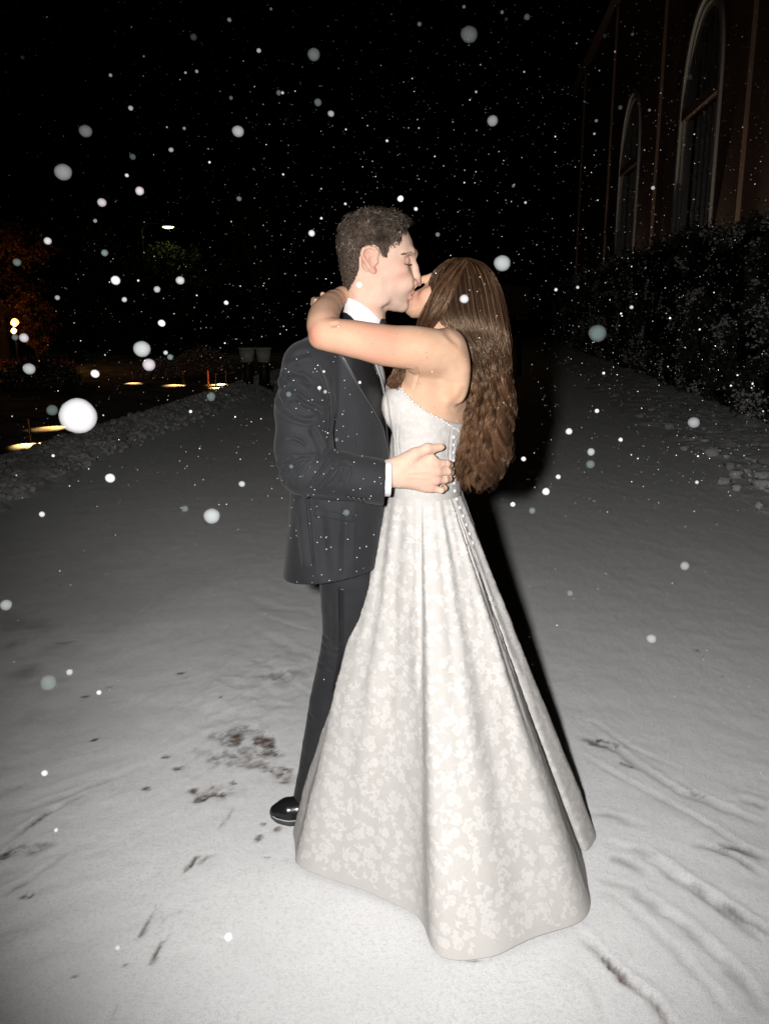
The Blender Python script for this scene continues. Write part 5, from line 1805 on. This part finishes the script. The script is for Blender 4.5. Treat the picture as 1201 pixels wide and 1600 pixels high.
# end wall and roof slab
m_ = MB()
v = [wpt(48.5, 0, -.001), wpt(48.5, ytop, -.001), wpt(48.5, ytop, -14), wpt(48.5, 0, -14)]
m_.add([(v[0][0], v[0][1], 0), (v[1][0], v[1][1], ytop), (v[2][0], v[2][1], ytop), (v[3][0], v[3][1], 0)], [(0, 1, 2, 3)])
m_.build('wall', M['brick'], bl_)
for yb in (8.6, 17.8, 26.1, 35.1, 44.2):
    m_ = MB(); wbox(m_, yb - .20, yb + .20, 0, 12.4, 0.002, .09); m_.build('pilaster', M['pilaster'], bl_)
m_ = MB(); wbox(m_, 5, 48.5, 12.5, 13.1, .002, .35); m_.build('cornice', M['pilaster'], bl_)
for yc_, hw in WIN:
    w_ = MB()
    # moulded casing in three steps round the arch
    fr_ = MB()
    for st, (off, w, d0, d1) in enumerate([(0.0, .16, -.06, .07), (.17, .13, -.14, .0), (.31, .10, -.22, -.07)]):
        A = arch(yc_, 0, hw=hw - off, za=ZA - off)
        Bp = arch(yc_, 0, hw=hw - off - w, za=ZA - off - w)
        for i in range(len(A) - 1):
            a, b, c, d = A[i], A[i + 1], Bp[i + 1], Bp[i]
            v = [wpt(*a, d1), wpt(*b, d1), wpt(*c, d1), wpt(*d, d1), wpt(*a, d0), wpt(*b, d0), wpt(*c, d0), wpt(*d, d0)]
            fr_.add(v, [(0, 1, 2, 3), (3, 2, 6, 7), (0, 4, 5, 1)])
    wf = fr_.build('window', M['frame'], bl_)
    # mullions
    for yy in (-.95, -.48, 0, .48, .95):
        th_ = .055 if yy in (0,) else .028
        top = ZS_ + (ZA - ZS_) * math.sqrt(max(0, 1 - (abs(yy) / (hw - .3)) ** 2)) - .35
        m_ = MB(); wbox(m_, yc_ + yy - th_, yc_ + yy + th_, Z0 + .02, top, -.30, -.19); m_.build('mullion', M['frame'], wf)
    m_ = MB(); wbox(m_, yc_ - hw + .05, yc_ + hw - .05, ZS_ - .11, ZS_ + .11, -.22, .04); m_.build('transom', M['pilaster'], wf)
    for zb_ in (Z0 + .8, Z0 + 1.6, Z0 + 2.4):
        m_ = MB(); wbox(m_, yc_ - hw + .4, yc_ + hw - .4, zb_ - .02, zb_ + .02, -.30, -.22); m_.build('glazing_bar', M['frame'], wf)
    m_ = MB(); wbox(m_, yc_ - hw - .12, yc_ + hw + .12, Z0 - .18, Z0 - .003, -.4, .16); m_.build('sill', M['pilaster'], wf)
    A = arch(yc_, 0, hw=hw - .35, za=ZA - .35)
    m_ = MB(); m_.add([wpt(a, b, -.27) for a, b in A], [tuple(range(len(A)))]); m_.build('pane', M['pane'], wf)

# ------------------------------------------------------------------ far side of the road, behind the couple
M['tan'] = mat('tan_metal', (0.55, 0.43, 0.27), 0.7, 0.3, var=(4, (.45, .35, .2), .4, .7))
M['dark'] = mat('dark_metal', (0.015, 0.015, 0.016), 0.5, 0.4)
Yc_ = 21.0
c0, c1 = at(758, 447, Yc_), at(829, 447, Yc_)
zb0, zb1 = at(800, 492, Yc_)[2], at(800, 447, Yc_)[2]
cx_ = (c0[0] + c1[0]) / 2
cab = thing('sign_board', 'dim tan board with rounded corners at the end of the road behind the bride', 'sign', (float(cx_), Yc_, 0))
hw_ = (c1[0] - c0[0]) / 2
m_ = MB()
ol = []
for sx, sz, a0 in ((1, 1, 0), (-1, 1, 90), (-1, -1, 180), (1, -1, 270)):
    for i in range(5):
        a = math.radians(a0 + i * 22.5)
        ol.append((cx_ + sx * (hw_ - .1) + .1 * math.cos(a), (zb0 + zb1) / 2 + sz * ((zb1 - zb0) / 2 - .1) + .1 * math.sin(a)))
n = len(ol)
m_.add([(a, Yc_ - .06, b) for a, b in ol] + [(a, Yc_ + .06, b) for a, b in ol], [tuple(range(n)), tuple(range(2 * n - 1, n - 1, -1))] + [(i, i + n, (i + 1) % n + n, (i + 1) % n) for i in range(n)])
m_.build('board', M['tan'], cab)
for sx in (-1, 1):
    MB().box((cx_ + sx * hw_ * .6 - .05, Yc_ - .04, -.05), (cx_ + sx * hw_ * .6 + .05, Yc_ + .04, zb0 + .003)).build('post', M['dark'], cab)
p = at(819, 498, Yc_ - .5)
MB().box((p[0] - .13, Yc_ - .2, p[2] - .04), (p[0] + .13, Yc_ - .07, p[2] + .05)).build('small_plate', M['tan'], cab)

# two pale tapered planters on dark pedestals
M['pot'] = mat('pale_pot', (0.75, 0.73, 0.64), 0.8, 0.3, var=(9, (.6, .58, .5), .4, .7), bump=(30, .3, .01))
for px, lab in ((388, 'pale tapered planter on a dark pedestal, the left of the pair'), (413.5, 'pale tapered planter on a dark pedestal, nearer the groom')):
    Yp = 17.0
    b = at(px, 612, Yp); tp = at(px, 543, Yp)[2]; md = at(px, 566, Yp)[2]
    t = thing('planter', lab, 'planter', (float(b[0]), Yp, 0), 0, 'pair of pale planters')
    x0 = float(b[0])
    MB().lathe([(.115, md + .004), (.135, md + (tp - md) * .5), (.155, tp - .03), (.168, tp - .028), (.168, tp)], (x0, Yp, 0), 20).build('pot', M['pot'], t, True)
    MB().lathe([(.17, -.04), (.17, .10), (.11, .14), (.095, md - .10), (.12, md - .03), (.12, md)], (x0, Yp, 0), 20).build('pedestal', M['dark'], t, True)
    MB().lathe([(.150, tp + .001), (.12, tp + .03), (.05, tp + .05)], (x0, Yp, 0), 16).build('soil', M['dark'], t, True)

# ------------------------------------------------------------------ trees, lamp, low path lights on the left
M['bark'] = mat('dark_bark', (0.045, 0.034, 0.026), 0.9, 0.2, bump=(20, .6, .02))
M['leafy'] = mat('evergreen_leaf', (0.030, 0.036, 0.018), 0.7, 0.2, var=(1.2, (.055, .06, .025), .4, .7))
M['rust'] = mat('rust_leaf', (0.20, 0.085, 0.03), 0.7, 0.2, var=(2, (.28, .14, .05), .4, .7))


def tree(name, lab, x, y, H, R, z0, leafm, n, seed, group=None, conic=False, ls=.09):
    r = np.random.default_rng(seed)
    t = thing(name, lab, 'tree', (x, y, 0), 0, group)
    tm = MB()
    top = np.array([x + r.normal(0, .15), y, H * .86])
    tr_ = [np.array([x, y, -.05]), np.array([x + r.normal(0, .08), y, H * .35]), np.array([x + r.normal(0, .12), y, H * .6]), top]
    tm.tube(tr_, [H * .030 + .04, H * .022 + .02, H * .014 + .012, .01], 9)
    tr_o = tm.build('trunk', M['bark'], t, True)
    P, Rr = [], []
    ends = []
    for i in range(26):
        zf = z0 + (H * .95 - z0) * (i + r.random()) / 26
        k = (1 - (zf - z0) / (H - z0)) if conic else math.sin(PI * min(1, max(.08, (zf - z0) / (H - z0) * .85 + .12)))
        a = i * 2.4 + r.normal(0, .3)
        L_ = R * k * r.uniform(.7, 1.1)
        b = np.array([x, y, zf * .88])
        e = b + (math.cos(a) * L_, math.sin(a) * L_, L_ * (.05 if conic else .45))
        m2 = (b + e) / 2 + (0, 0, .06 * L_)
        P.append([b, m2, e]); Rr.append([.035, .022, .006]); ends += [e, m2, b * .3 + e * .7, (m2 + e) / 2]
    vv, ff = tubes(P, Rr, 5)
    part('limbs', vv, ff, M['bark'], t)['kind'] = 'stuff'
    ends = np.array(ends)
    c = ends[r.integers(0, len(ends), n)] + r.normal(0, R * .13, (n, 3)) * np.array([1, 1, .7])
    d1 = r.normal(0, 1, (n, 3)); d1 /= np.linalg.norm(d1, axis=1, keepdims=True)
    d2 = np.cross(d1, r.normal(0, 1, (n, 3))); d2 /= np.linalg.norm(d2, axis=1, keepdims=True)
    s = r.uniform(.5, 1.2, n)[:, None] * ls
    V = np.stack([c - d1 * s, c + d2 * s * .5, c + d1 * s, c - d2 * s * .5], 1)
    part('crown', V.reshape(-1, 3), np.arange(4 * n).reshape(-1, 4), leafm, t, False)['kind'] = 'stuff'
    return t


def lamp_light(name, loc, e, col, r=.05):
    l = bpy.data.lights.new(name, 'POINT'); l.energy = e; l.color = col; l.shadow_soft_size = r
    o = bpy.data.objects.new(name, l); COL.objects.link(o); o.location = loc
    return o


M['lamp_on'] = mat('lit_lamp_glass', (.9, .9, .7), .4, emit=((1.0, .93, .30), 6))


def street_lamp(lab, X, Y, z, e, arm=1, col=(.95, 1, .45), group='street lamps'):
    t = thing('street_lamp', lab, 'street lamp', (X - arm * .9, Y, 0), 0, group)
    x0 = X - arm * .9
    m = MB(); m.tube([(x0, Y, -.05), (x0, Y, z * .5), (x0, Y, z - .1), (x0 + arm * .15, Y, z + .12), (x0 + arm * .55, Y, z + .14)], [.06, .05, .04, .03, .025], 10)
    m.build('pole', M['dark'], t, True)
    MB().lathe([(.16, -.05), (.16, .18), (.10, .24)], (x0, Y, 0), 14).build('pole_base', M['dark'], t, True)
    m = MB(); m.lathe([(.04, .15), (.15, .10), (.21, .03), (.21, .018)][::-1], (X, Y, z), 16); m.build('lamp_head', M['dark'], t, True)
    m = MB(); m.lathe([(.10, -.035), (.16, -.015), (.19, .015)], (X, Y, z), 16); m.build('lamp_glass', M['lamp_on'], t, True)
    l = lamp_light('street_lamp_light', (X, Y, z - .14), e, col, .12)
    return t


Yl_ = 30.0
pl = at(263, 355, Yl_)
street_lamp('lit street lamp glowing yellow above a tree left of the groom', float(pl[0]), Yl_, float(pl[2]), 6)
for yq, e_ in ((13.5, 125), (20.5, 100), (28.5, 64)):      # unseen uplights added behind the hedge to brighten the wall
    wx_ = float(road(BO - .28, yq))
    t = thing('added_uplight', 'unseen uplight added behind the hedge to brighten the wall at ' + ('the near buttress', 'the near window', 'the far window')[[13.5, 20.5, 28.5].index(yq)], 'light', (wx_, yq, 0), 0, 'unseen uplights added behind the hedge')
    MB().lathe([(.07, -.05), (.07, .12), (.09, .20), (.09, .24)], (wx_, yq, 0), 12).build('housing', M['dark'], t, True)
    lamp_light('added_uplight_bulb', (wx_ - .05, yq, .55), e_ * 1.3, (1, .82, .68), .06)
tl_ = at(262, 480, 30.4)
tree('evergreen_tree', 'dark evergreen tree directly under the lit street lamp', float(tl_[0]) + .1, 30.6, float(at(263, 362, 30.4)[2]), 1.5, 1.0, M['leafy'], 2600, 3, 'garden trees left of the road')
for px, Y, H, R, sd, lab in [(120, 27, 6.5, 2.4, 5, 'broad dark evergreen tree between the orange-lit tree and the lamp'), (400, 34, 7.0, 2.6, 6, 'tall dark evergreen tree behind the two planters'),
                             (190, 36, 8.5, 2.8, 8, 'tallest dark evergreen tree, back left of the street lamp')]:
    x = float(at(px, 560, Y)[0])
    tree('evergreen_tree', lab, x, Y, H, R, .6, M['leafy'], 5000, sd, 'garden trees left of the road', True)
xo = float(at(8, 560, 24)[0])
tree('rust_leaved_tree', 'orange uplit tree with rust leaves at the left edge', xo, 24, 4.4, 1.6, .9, M['rust'], 5000, 9, 'garden trees left of the road', ls=.06)
lamp_light('tree_uplight', (xo + .45, 22.9, 1.75), 3.5, (1, .42, .10))
b_ = at(45, 470, 23); tree('rust_leaved_shrub', 'small uplit rust shrub right of the orange tree', float(b_[0]), 23.4, float(b_[2]) + .45, .55, .5, M['rust'], 1800, 10, 'garden trees left of the road', ls=.05)
# glowing lantern with two flames of light
M['amber'] = mat('amber_lit_glass', (.9, .5, .2), .4, emit=((1, .42, .08), 7))
M['amber2'] = mat('warm_lit_glass', (.9, .6, .3), .4, emit=((1, .60, .20), 9))
lp = at(23, 505, 22.0)
lt = thing('lantern', 'glowing amber garden lantern on a post at the far left edge', 'lantern', (float(lp[0]), 22, 0))
MB().tube([(lp[0], 22, -.05), (lp[0], 22, at(23, 525, 22)[2])], [.035, .03], 8).build('post', M['dark'], lt, True)
for (px, py, s, mm, nm) in ((23.5, 504, .085, 'amber', 'upper_glass'), (22, 517, .06, 'amber2', 'lower_glass')):
    p = at(px, py, 22)
    v_ = uv2_ * (1 + .25 * fbm(uv2_[:, 0] * 2, uv2_[:, 1] * 2, uv2_[:, 2] * 2, 2, 4))[:, None] * np.array([s, s, s * 1.15]) + p
    part(nm, v_, uf2_, M[mm], lt)
lamp_light('lantern_light', (float(lp[0]), 21.8, float(lp[2])), 18, (1, .45, .12))
# low bollard lights that throw small fans of light on the snow
M['cap'] = mat('bronze_cap', (.05, .03, .02), .5, .4, metal=.6)
for i, (px, py, pw, lab) in enumerate([(98, 664, 9, 'low path light shining on the snow nearest the biggest snowflake'), (42, 689, 11, 'low path light nearest the bottom left of the garden'),
                                       (285, 600, 10, 'low path light left of the thin red stake'), (336, 603, 8, 'low path light just right of the thin red stake'), (352, 598, 7, 'low path light nearest the two planters'),
                                       (205, 598, 6, 'dim low path light half hidden left of the big flakes')]):
    p = gnd(px, py, .02)
    t = thing('path_light', lab, 'path light', (float(p[0]), float(p[1]), 0), 0, 'low garden path lights')
    x0, y0 = float(p[0]), float(p[1]) + .12
    MB().tube([(x0, y0, -.05), (x0, y0, .27)], [.018, .018], 8).build('stem', M['cap'], t, True)
    MB().lathe([(.06, .27), (.05, .29), (.015, .30)], (x0, y0, 0), 14).build('cap', M['cap'], t, True)
    MB().lathe([(.022, .245), (.022, .268)], (x0, y0, 0), 10).build('bulb', M['cap'], t, True)
    sp_ = bpy.data.lights.new('path_light_beam', 'SPOT'); sp_.energy = (110 if i < 5 else 40) * (p[1] / 17) ** .5; sp_.color = (1, .62, .22); sp_.spot_size = math.radians(64); sp_.spot_blend = .9; sp_.shadow_soft_size = .015
    so = bpy.data.objects.new('path_light_beam', sp_); COL.objects.link(so); so.location = (x0, y0 - .05, .26)
    so.rotation_euler = Vector((.3 if i % 2 else -.3, -.75, -1)).to_track_quat('-Z', 'Y').to_euler()
# thin red stake and the low red-lit fence
M['red'] = mat('red_stake', (.45, .07, .03), .5, emit=((1, .20, .04), .16))
p = gnd(326, 604, 0)
st = MB().tube([(p[0], p[1], -.05), (p[0], p[1], .34)], [.022, .014], 8).build('garden_stake', M['red'], None, True)
tag(st, 'thin glowing red stake between the path lights', 'stake')
M['wood'] = mat('red_brown_wood', (.20, .07, .035), .7, .3, bump=(30, .4, .005))
fy = 20.5
fx0, fx1 = float(at(-60, 600, fy)[0]), float(at(118, 600, fy)[0])
fn = thing('fence', 'low red-brown picket fence in the snow at the left edge', 'fence', ((fx0 + fx1) / 2, fy, 0))
pk = None
n = int((fx1 - fx0) / .14)
for i in range(n + 1):
    x = fx0 + i * (fx1 - fx0) / n
    if pk is None:
        pk = MB().box((-.03, -.012, -.05), (.03, .012, .44)).build('picket', M['wood'], fn)
        pk.location = Vector((x, fy, 0)) - fn.location
    else:
        c = pk.copy(); COL.objects.link(c); c.parent = fn; c.location = Vector((x, fy, 0)) - fn.location
for zz_ in (.12, .36):
    MB().box((fx0, fy + .013, zz_ - .02), (fx1, fy + .04, zz_ + .02)).build('rail', M['wood'], fn)
lamp_light('fence_light', (fx0 + 1.5, fy - 1.0, .5), 5, (1, .25, .07))
# snow covered round bushes
for i, (px, Y, R_, Hh, lab) in enumerate([(318, 22.0, .8, .66, 'round snow-dusted bush behind the red stake'), (60, 18.5, .9, .6, 'low snow-dusted bush left of the big snowflake'), (250, 20.5, .5, .4, 'small snow-dusted bush left of the path lights')]):
    x = float(at(px, 560, Y)[0])
    t = thing('bush', lab, 'bush', (x, Y, 0), 0, 'low garden bushes')
    r = np.random.default_rng(60 + i); n = 3500
    d = r.normal(0, 1, (n, 3)); d[:, 2] = np.abs(d[:, 2]); d /= np.linalg.norm(d, axis=1, keepdims=True)
    c = d * r.uniform(.75, 1.0, (n, 1)) * np.array([R_, R_, Hh]) * (1 + .15 * fbm(d[:, 0] * 3, d[:, 1] * 3, d[:, 2] * 3, 2, i))[:, None] + (x, Y, 0)
    a = r.normal(0, 1, (n, 3)); a /= np.linalg.norm(a, axis=1, keepdims=True)
    b2 = np.cross(a, d); s = .04
    V = np.stack([c - a * s, c + b2 * s * .5, c + a * s, c - b2 * s * .5], 1)
    part('foliage', V.reshape(-1, 3), np.arange(4 * n).reshape(-1, 4), M['rust'] if i != 1 else M['leafy'], t, False)['kind'] = 'stuff'
    k = r.random(n) < .18
    vv, ff = scatter(uv1, uf1, c[k] + (0, 0, .02), np.full((k.sum(), 3), .022) * (1, 1, .6), jitter=.2)
    part('snow', vv, ff, M['old_snow'], t)['kind'] = 'stuff'
# ================================================================== FALLING SNOW


def flake_mat(name, col, alpha, em=0):
    m = mat(name, col, .8, .1)
    m.node_tree.nodes['Principled BSDF'].inputs['Alpha'].default_value = alpha
    return m


FM = {'w': flake_mat('wet_snowflake', (.80, .79, .82), .060), 'm': flake_mat('icy_snowflake', (.74, .79, .80), .030), 'd': flake_mat('faint_snowflake', (.62, .80, .78), .011), 'v': flake_mat('violet_snowflake', (.82, .74, .82), .042)}
FL = []      # px, py, diameter px, kind
for l, ox, oy, s in [
    ([(980, 170, 38, 'm'), (198, 537, 52, 'm'), (268, 409, 38, 'm'), (744, 410, 35, 'm'), (437, 597, 27, 'v'), (319, 633, 27, 'v'), (150, 753, 24, 'w'), (605, 116, 20, 'd'), (717, 62, 13, 'w'), (809, 158, 14, 'w'), (871, 290, 16, 'd'),
      (883, 290, 9, 'w'), (993, 320, 24, 'd'), (1034, 355, 20, 'm'), (974, 729, 20, 'w'), (409, 338, 15, 'v'), (415, 490, 20, 'd'), (535, 468, 15, 'm'), (346, 235, 11, 'w'), (71, 179, 12, 'm'), (298, 690, 12, 'm'), (327, 791, 20, 'd'),
      (747, 621, 16, 'd'), (397, 548, 12, 'w'), (450, 176, 7, 'w'), (580, 227, 8, 'w'), (615, 223, 10, 'v'), (847, 28, 9, 'w'), (655, 507, 8, 'w'), (885, 545, 7, 'w'), (1004, 682, 8, 'w'), (1079, 637, 8, 'w'), (722, 306, 12, 'd'), (576, 401, 10, 'm')], 0, 0, .5),
    ([(265, 107, 52, 'm'), (338, 377, 34, 'm'), (446, 53, 19, 'w'), (110, 75, 14, 'm'), (52, 620, 18, 'w'), (249, 21, 10, 'w'), (368, 38, 11, 'w'), (381, 60, 11, 'd'), (99, 653, 12, 'w'), (167, 733, 14, 'd'), (287, 287, 8, 'w'),
      (9, 440, 9, 'w'), (662, 377, 10, 'm'), (656, 418, 8, 'w'), (737, 336, 14, 'd'), (828, 344, 9, 'v'), (689, 112, 14, 'd'), (775, 107, 10, 'w'), (1116, 145, 18, 'd'), (953, 240, 18, 'd'), (839, 587, 12, 'w'), (403, 581, 10, 'd'), (441, 633, 8, 'w')], 600, 0, .5),
    ([(784, 411, 26, 'm'), (725, 467, 14, 'w'), (123, 650, 54, 'w'), (222, 545, 26, 'm'), (233, 570, 20, 'v'), (149, 584, 13, 'w'), (46, 576, 18, 'm'), (38, 528, 14, 'w'), (24, 527, 10, 'd'), (181, 438, 14, 'w'), (90, 465, 8, 'm'),
      (281.6, 438, 13, 'm'), (245.6, 452, 10, 'm'), (194.6, 468, 8, 'm'), (164, 395, 11, 'd'), (27, 410, 12, 'd'), (353.6, 473, 7, 'w'), (253, 505, 11, 'w'), (259, 551, 7, 'm'), (266, 558, 9, 'd'), (330, 620, 14, 'd'), (82, 641, 17, 'd'),
      (172.5, 747, 15, 'w'), (331, 806, 25, 'm'), (378, 756, 10, 'm'), (66, 803.5, 9, 'w'), (289, 795, 11, 'd'), (298, 643, 5, 'w'), (83.5, 712, 5, 'w'), (888.5, 674, 11, 'w'), (932, 642, 7, 'w'), (852.5, 768, 12, 'w'), (871.6, 745, 8, 'w'),
      (922.7, 706, 12, 'm'), (922, 725.6, 14, 'd'), (969, 687, 7, 'w'), (800.8, 788, 8, 'w'), (831, 798, 10, 'd'), (817.6, 717, 8, 'w'), (1083, 660, 18, 'm'), (1088, 753.5, 6, 'w'), (986, 480, 6, 'w'), (942.5, 583, 5, 'w'), (902, 449, 5, 'w'),
      (868, 452.7, 5, 'w'), (933, 521, 28, 'd'), (1069, 884, 14, 'm'), (1017, 998, 15, 'm'), (890, 927, 10, 'd'), (10, 945, 18, 'm'), (76, 1067, 24, 'd'), (109, 1050, 10, 'm'), (155, 1082, 8, 'w'), (70, 1208, 10, 'w'), (88, 1297, 7, 'w'),
      (357, 1464, 14, 'w'), (184, 1481, 8, 'w'), (561, 445, 9, 'w'), (541, 801, 11, 'd'), (451, 616, 9, 'd'), (508, 612, 6, 'm'), (562, 597.5, 5, 'w'), (506, 580.5, 4.5, 'w'), (499, 606, 6, 'w'), (455, 729, 7, 'd'), (526, 687, 6, 'd'), (625, 311, 9, 'w')], 0, 0, 1)]:
    for px, py, d, k in l:
        FL.append((px * s + ox, py * s + oy, d * s if s == 1 else d * s, k))
fv, ff_ = ico(3)
fmesh = {}
for k in FM:
    r_ = np.random.default_rng(ord(k))
    sh_ = 1 + .05 * fbm(fv[:, 0] * 1.5 + ord(k), fv[:, 1] * 1.5, fv[:, 2] * 1.5, 3, 5)
    fmesh[k] = mesh('snowflake', fv * sh_[:, None], ff_)
    fmesh[k].materials.append(FM[k])
rgf = np.random.default_rng(21)


def where_label(px, py, d, k):
    size = 'huge' if d > 45 else 'large' if d > 22 else 'mid-sized' if d > 11 else 'small'
    tone = {'w': 'bright white', 'm': 'pale grey-blue', 'd': 'faint translucent', 'v': 'pinkish white'}[k]
    return size, tone


ANCH = [(578, 407, "the groom's ear"), (600, 330, "the top of the groom's hair"), (735, 410, "the crown of the bride's head"), (780, 500, "the bride's hair"), (790, 720, "the tips of the bride's hair"), (263, 355, 'the lit street lamp'), (22, 500, 'the amber lantern'),
        (400, 560, 'the pair of planters'), (98, 664, 'the low path light at left'), (335, 602, 'the red stake'), (480, 640, "the groom's upper sleeve"), (520, 850, "the groom's jacket hem"), (975, 300, 'the far arched window'), (1085, 220, 'the near arched window'),
        (1060, 470, 'the hedge'), (1150, 740, 'the snow lumps at right'), (800, 470, 'the tan board'), (450, 1280, "the groom's shoe"), (600, 30, 'the middle of the top edge'), (60, 60, 'the top left corner'), (1150, 60, 'the top right corner'), (60, 900, 'the left edge'),
        (150, 250, 'the empty sky at upper left'), (420, 180, 'the empty sky above the groom'), (800, 200, 'the empty sky above the bride'), (850, 900, "the skirt's right edge"), (300, 1450, 'the bottom left cracks'), (900, 700, 'the shadow right of the bride'),
        (250, 750, 'the left snow bank'), (40, 780, 'the near end of the left snow bank'), (1000, 1000, 'the open road at right'), (330, 1180, 'the brown dirt patch'), (200, 450, 'the dark trees')]
seen = {}


def namer(px, py, d, k, size=None):
    sz, tone = where_label(px, py, d, k)
    a = min(ANCH, key=lambda q: (q[0] - px) ** 2 + (q[1] - py) ** 2)
    dx, dy = px - a[0], py - a[1]
    rel = ('right of' if dx > 0 else 'left of') if abs(dx) > abs(dy) else ('above' if dy < 0 else 'below')
    if math.hypot(dx, dy) < 18: rel = 'right at'
    return f'{size or sz} {tone} snowflake {rel} {a[2]}'


group_f = 'snowflakes falling around the couple'
for px, py, d, k in FL:
    Y = .80 if d > 22 else rgf.uniform(.75, .95) if d > 11 else rgf.uniform(.75, .95)
    p = at(px, py, Y)
    if p[2] < .03: continue
    dep = np.linalg.norm(ray(px, py)) / np.linalg.norm([0, FPX * CP, -FPX * SP])
    rad = d / 2 / FPX * (p[1] * CP + (CH - p[2]) * SP)
    o = bpy.data.objects.new('snowflake', fmesh[k]); COL.objects.link(o)
    o.location = Vector(p); o.scale = (rad * rgf.uniform(.97, 1.06), rad, rad * rgf.uniform(.94, 1.05)); o.rotation_euler = tuple(rgf.uniform(0, .5, 3))
    seen.setdefault(namer(px, py, d, k), []).append((o, px, py, d))

# the next 170, too small to tell apart but still seen singly
speck_m = mat('fine_snow', (.86, .86, .88), .8, .1)
sv, sf = ico(1)
sme = mesh('snowflake', sv, sf); sme.materials.append(speck_m)


def frustum_points(n, y0, y1, top_bias=True):
    px = 1221 * rgf.random(n) ** .75 - 10; py = rgf.uniform(-10, 1610, n) if not top_bias else rgf.uniform(-10, 800, n)
    Y = y0 + (y1 - y0) * rgf.random(n) ** .8
    return px, py, Y


px, py, Y = frustum_points(120, 1.7, 2.6)
for a, b, c in zip(px, py, Y):
    if 428 < a < 940 and b > 318: continue
    p = at(a, b, c)
    o = bpy.data.objects.new('snowflake', sme); COL.objects.link(o)
    o.location = Vector(p); s = rgf.uniform(.0013, .0026); o.scale = (s, s, s)
    seen.setdefault(namer(a, b, 2, 'w', 'tiny'), []).append((o, a, b, 2))
for lab, l in seen.items():
    if len(l) == 1:
        tag(l[0][0], lab, 'snowflake', group_f); continue
    if len(l) == 2:
        l.sort(key=lambda q: q[2])
        h = ['the upper of two', 'the lower of two'] if l[1][2] - l[0][2] > 6 else None
        if h is None: l.sort(key=lambda q: q[1]); h = ['the left of two', 'the right of two']
    else:
        l.sort(key=lambda q: q[2]); nm = ['topmost', 'second from top', 'third from top', 'fourth from top', 'fifth from top', 'sixth from top', 'seventh from top', 'eighth from top']
        h = [nm[min(i, 7)] for i in range(len(l))]
        h[-1] = 'lowest'
    for (o, *_), t_ in zip(l, h): tag(o, lab + ', ' + t_, 'snowflake', group_f)

# everything finer
C_, S_ = [], []
for n, y0, y1, s0_, s1_, tb in ((1500, 2.6, 5.5, .0010, .0024, True), (2600, 4.5, 10, .0016, .0042, True), (500, 2.9, 6.5, .0010, .0022, False), (300, 1.5, 2.1, .0005, .0010, False)):
    px, py, Y = frustum_points(n, y0, y1, tb)
    for a, b, c in zip(px, py, Y):
        p = at(a, b, c)
        if p[2] < .05: continue
        if -.30 < p[0] < .66 and 2.0 < p[1] < 3.05 and p[2] < 1.9: continue
        if c < 2.2 and 1.9 < p[1] and p[2] < .4: continue
        C_.append(p); S_.append([rgf.uniform(s0_, s1_)] * 3)
vv, ff = scatter(sv, sf, C_, S_, jitter=.15)
fs_ = part('falling_snow', vv, ff, speck_m)
tag(fs_, 'fine snow falling everywhere through the dark night air', 'snow', kind='stuff')
print('flakes', len(FL), 'fine', len(C_))
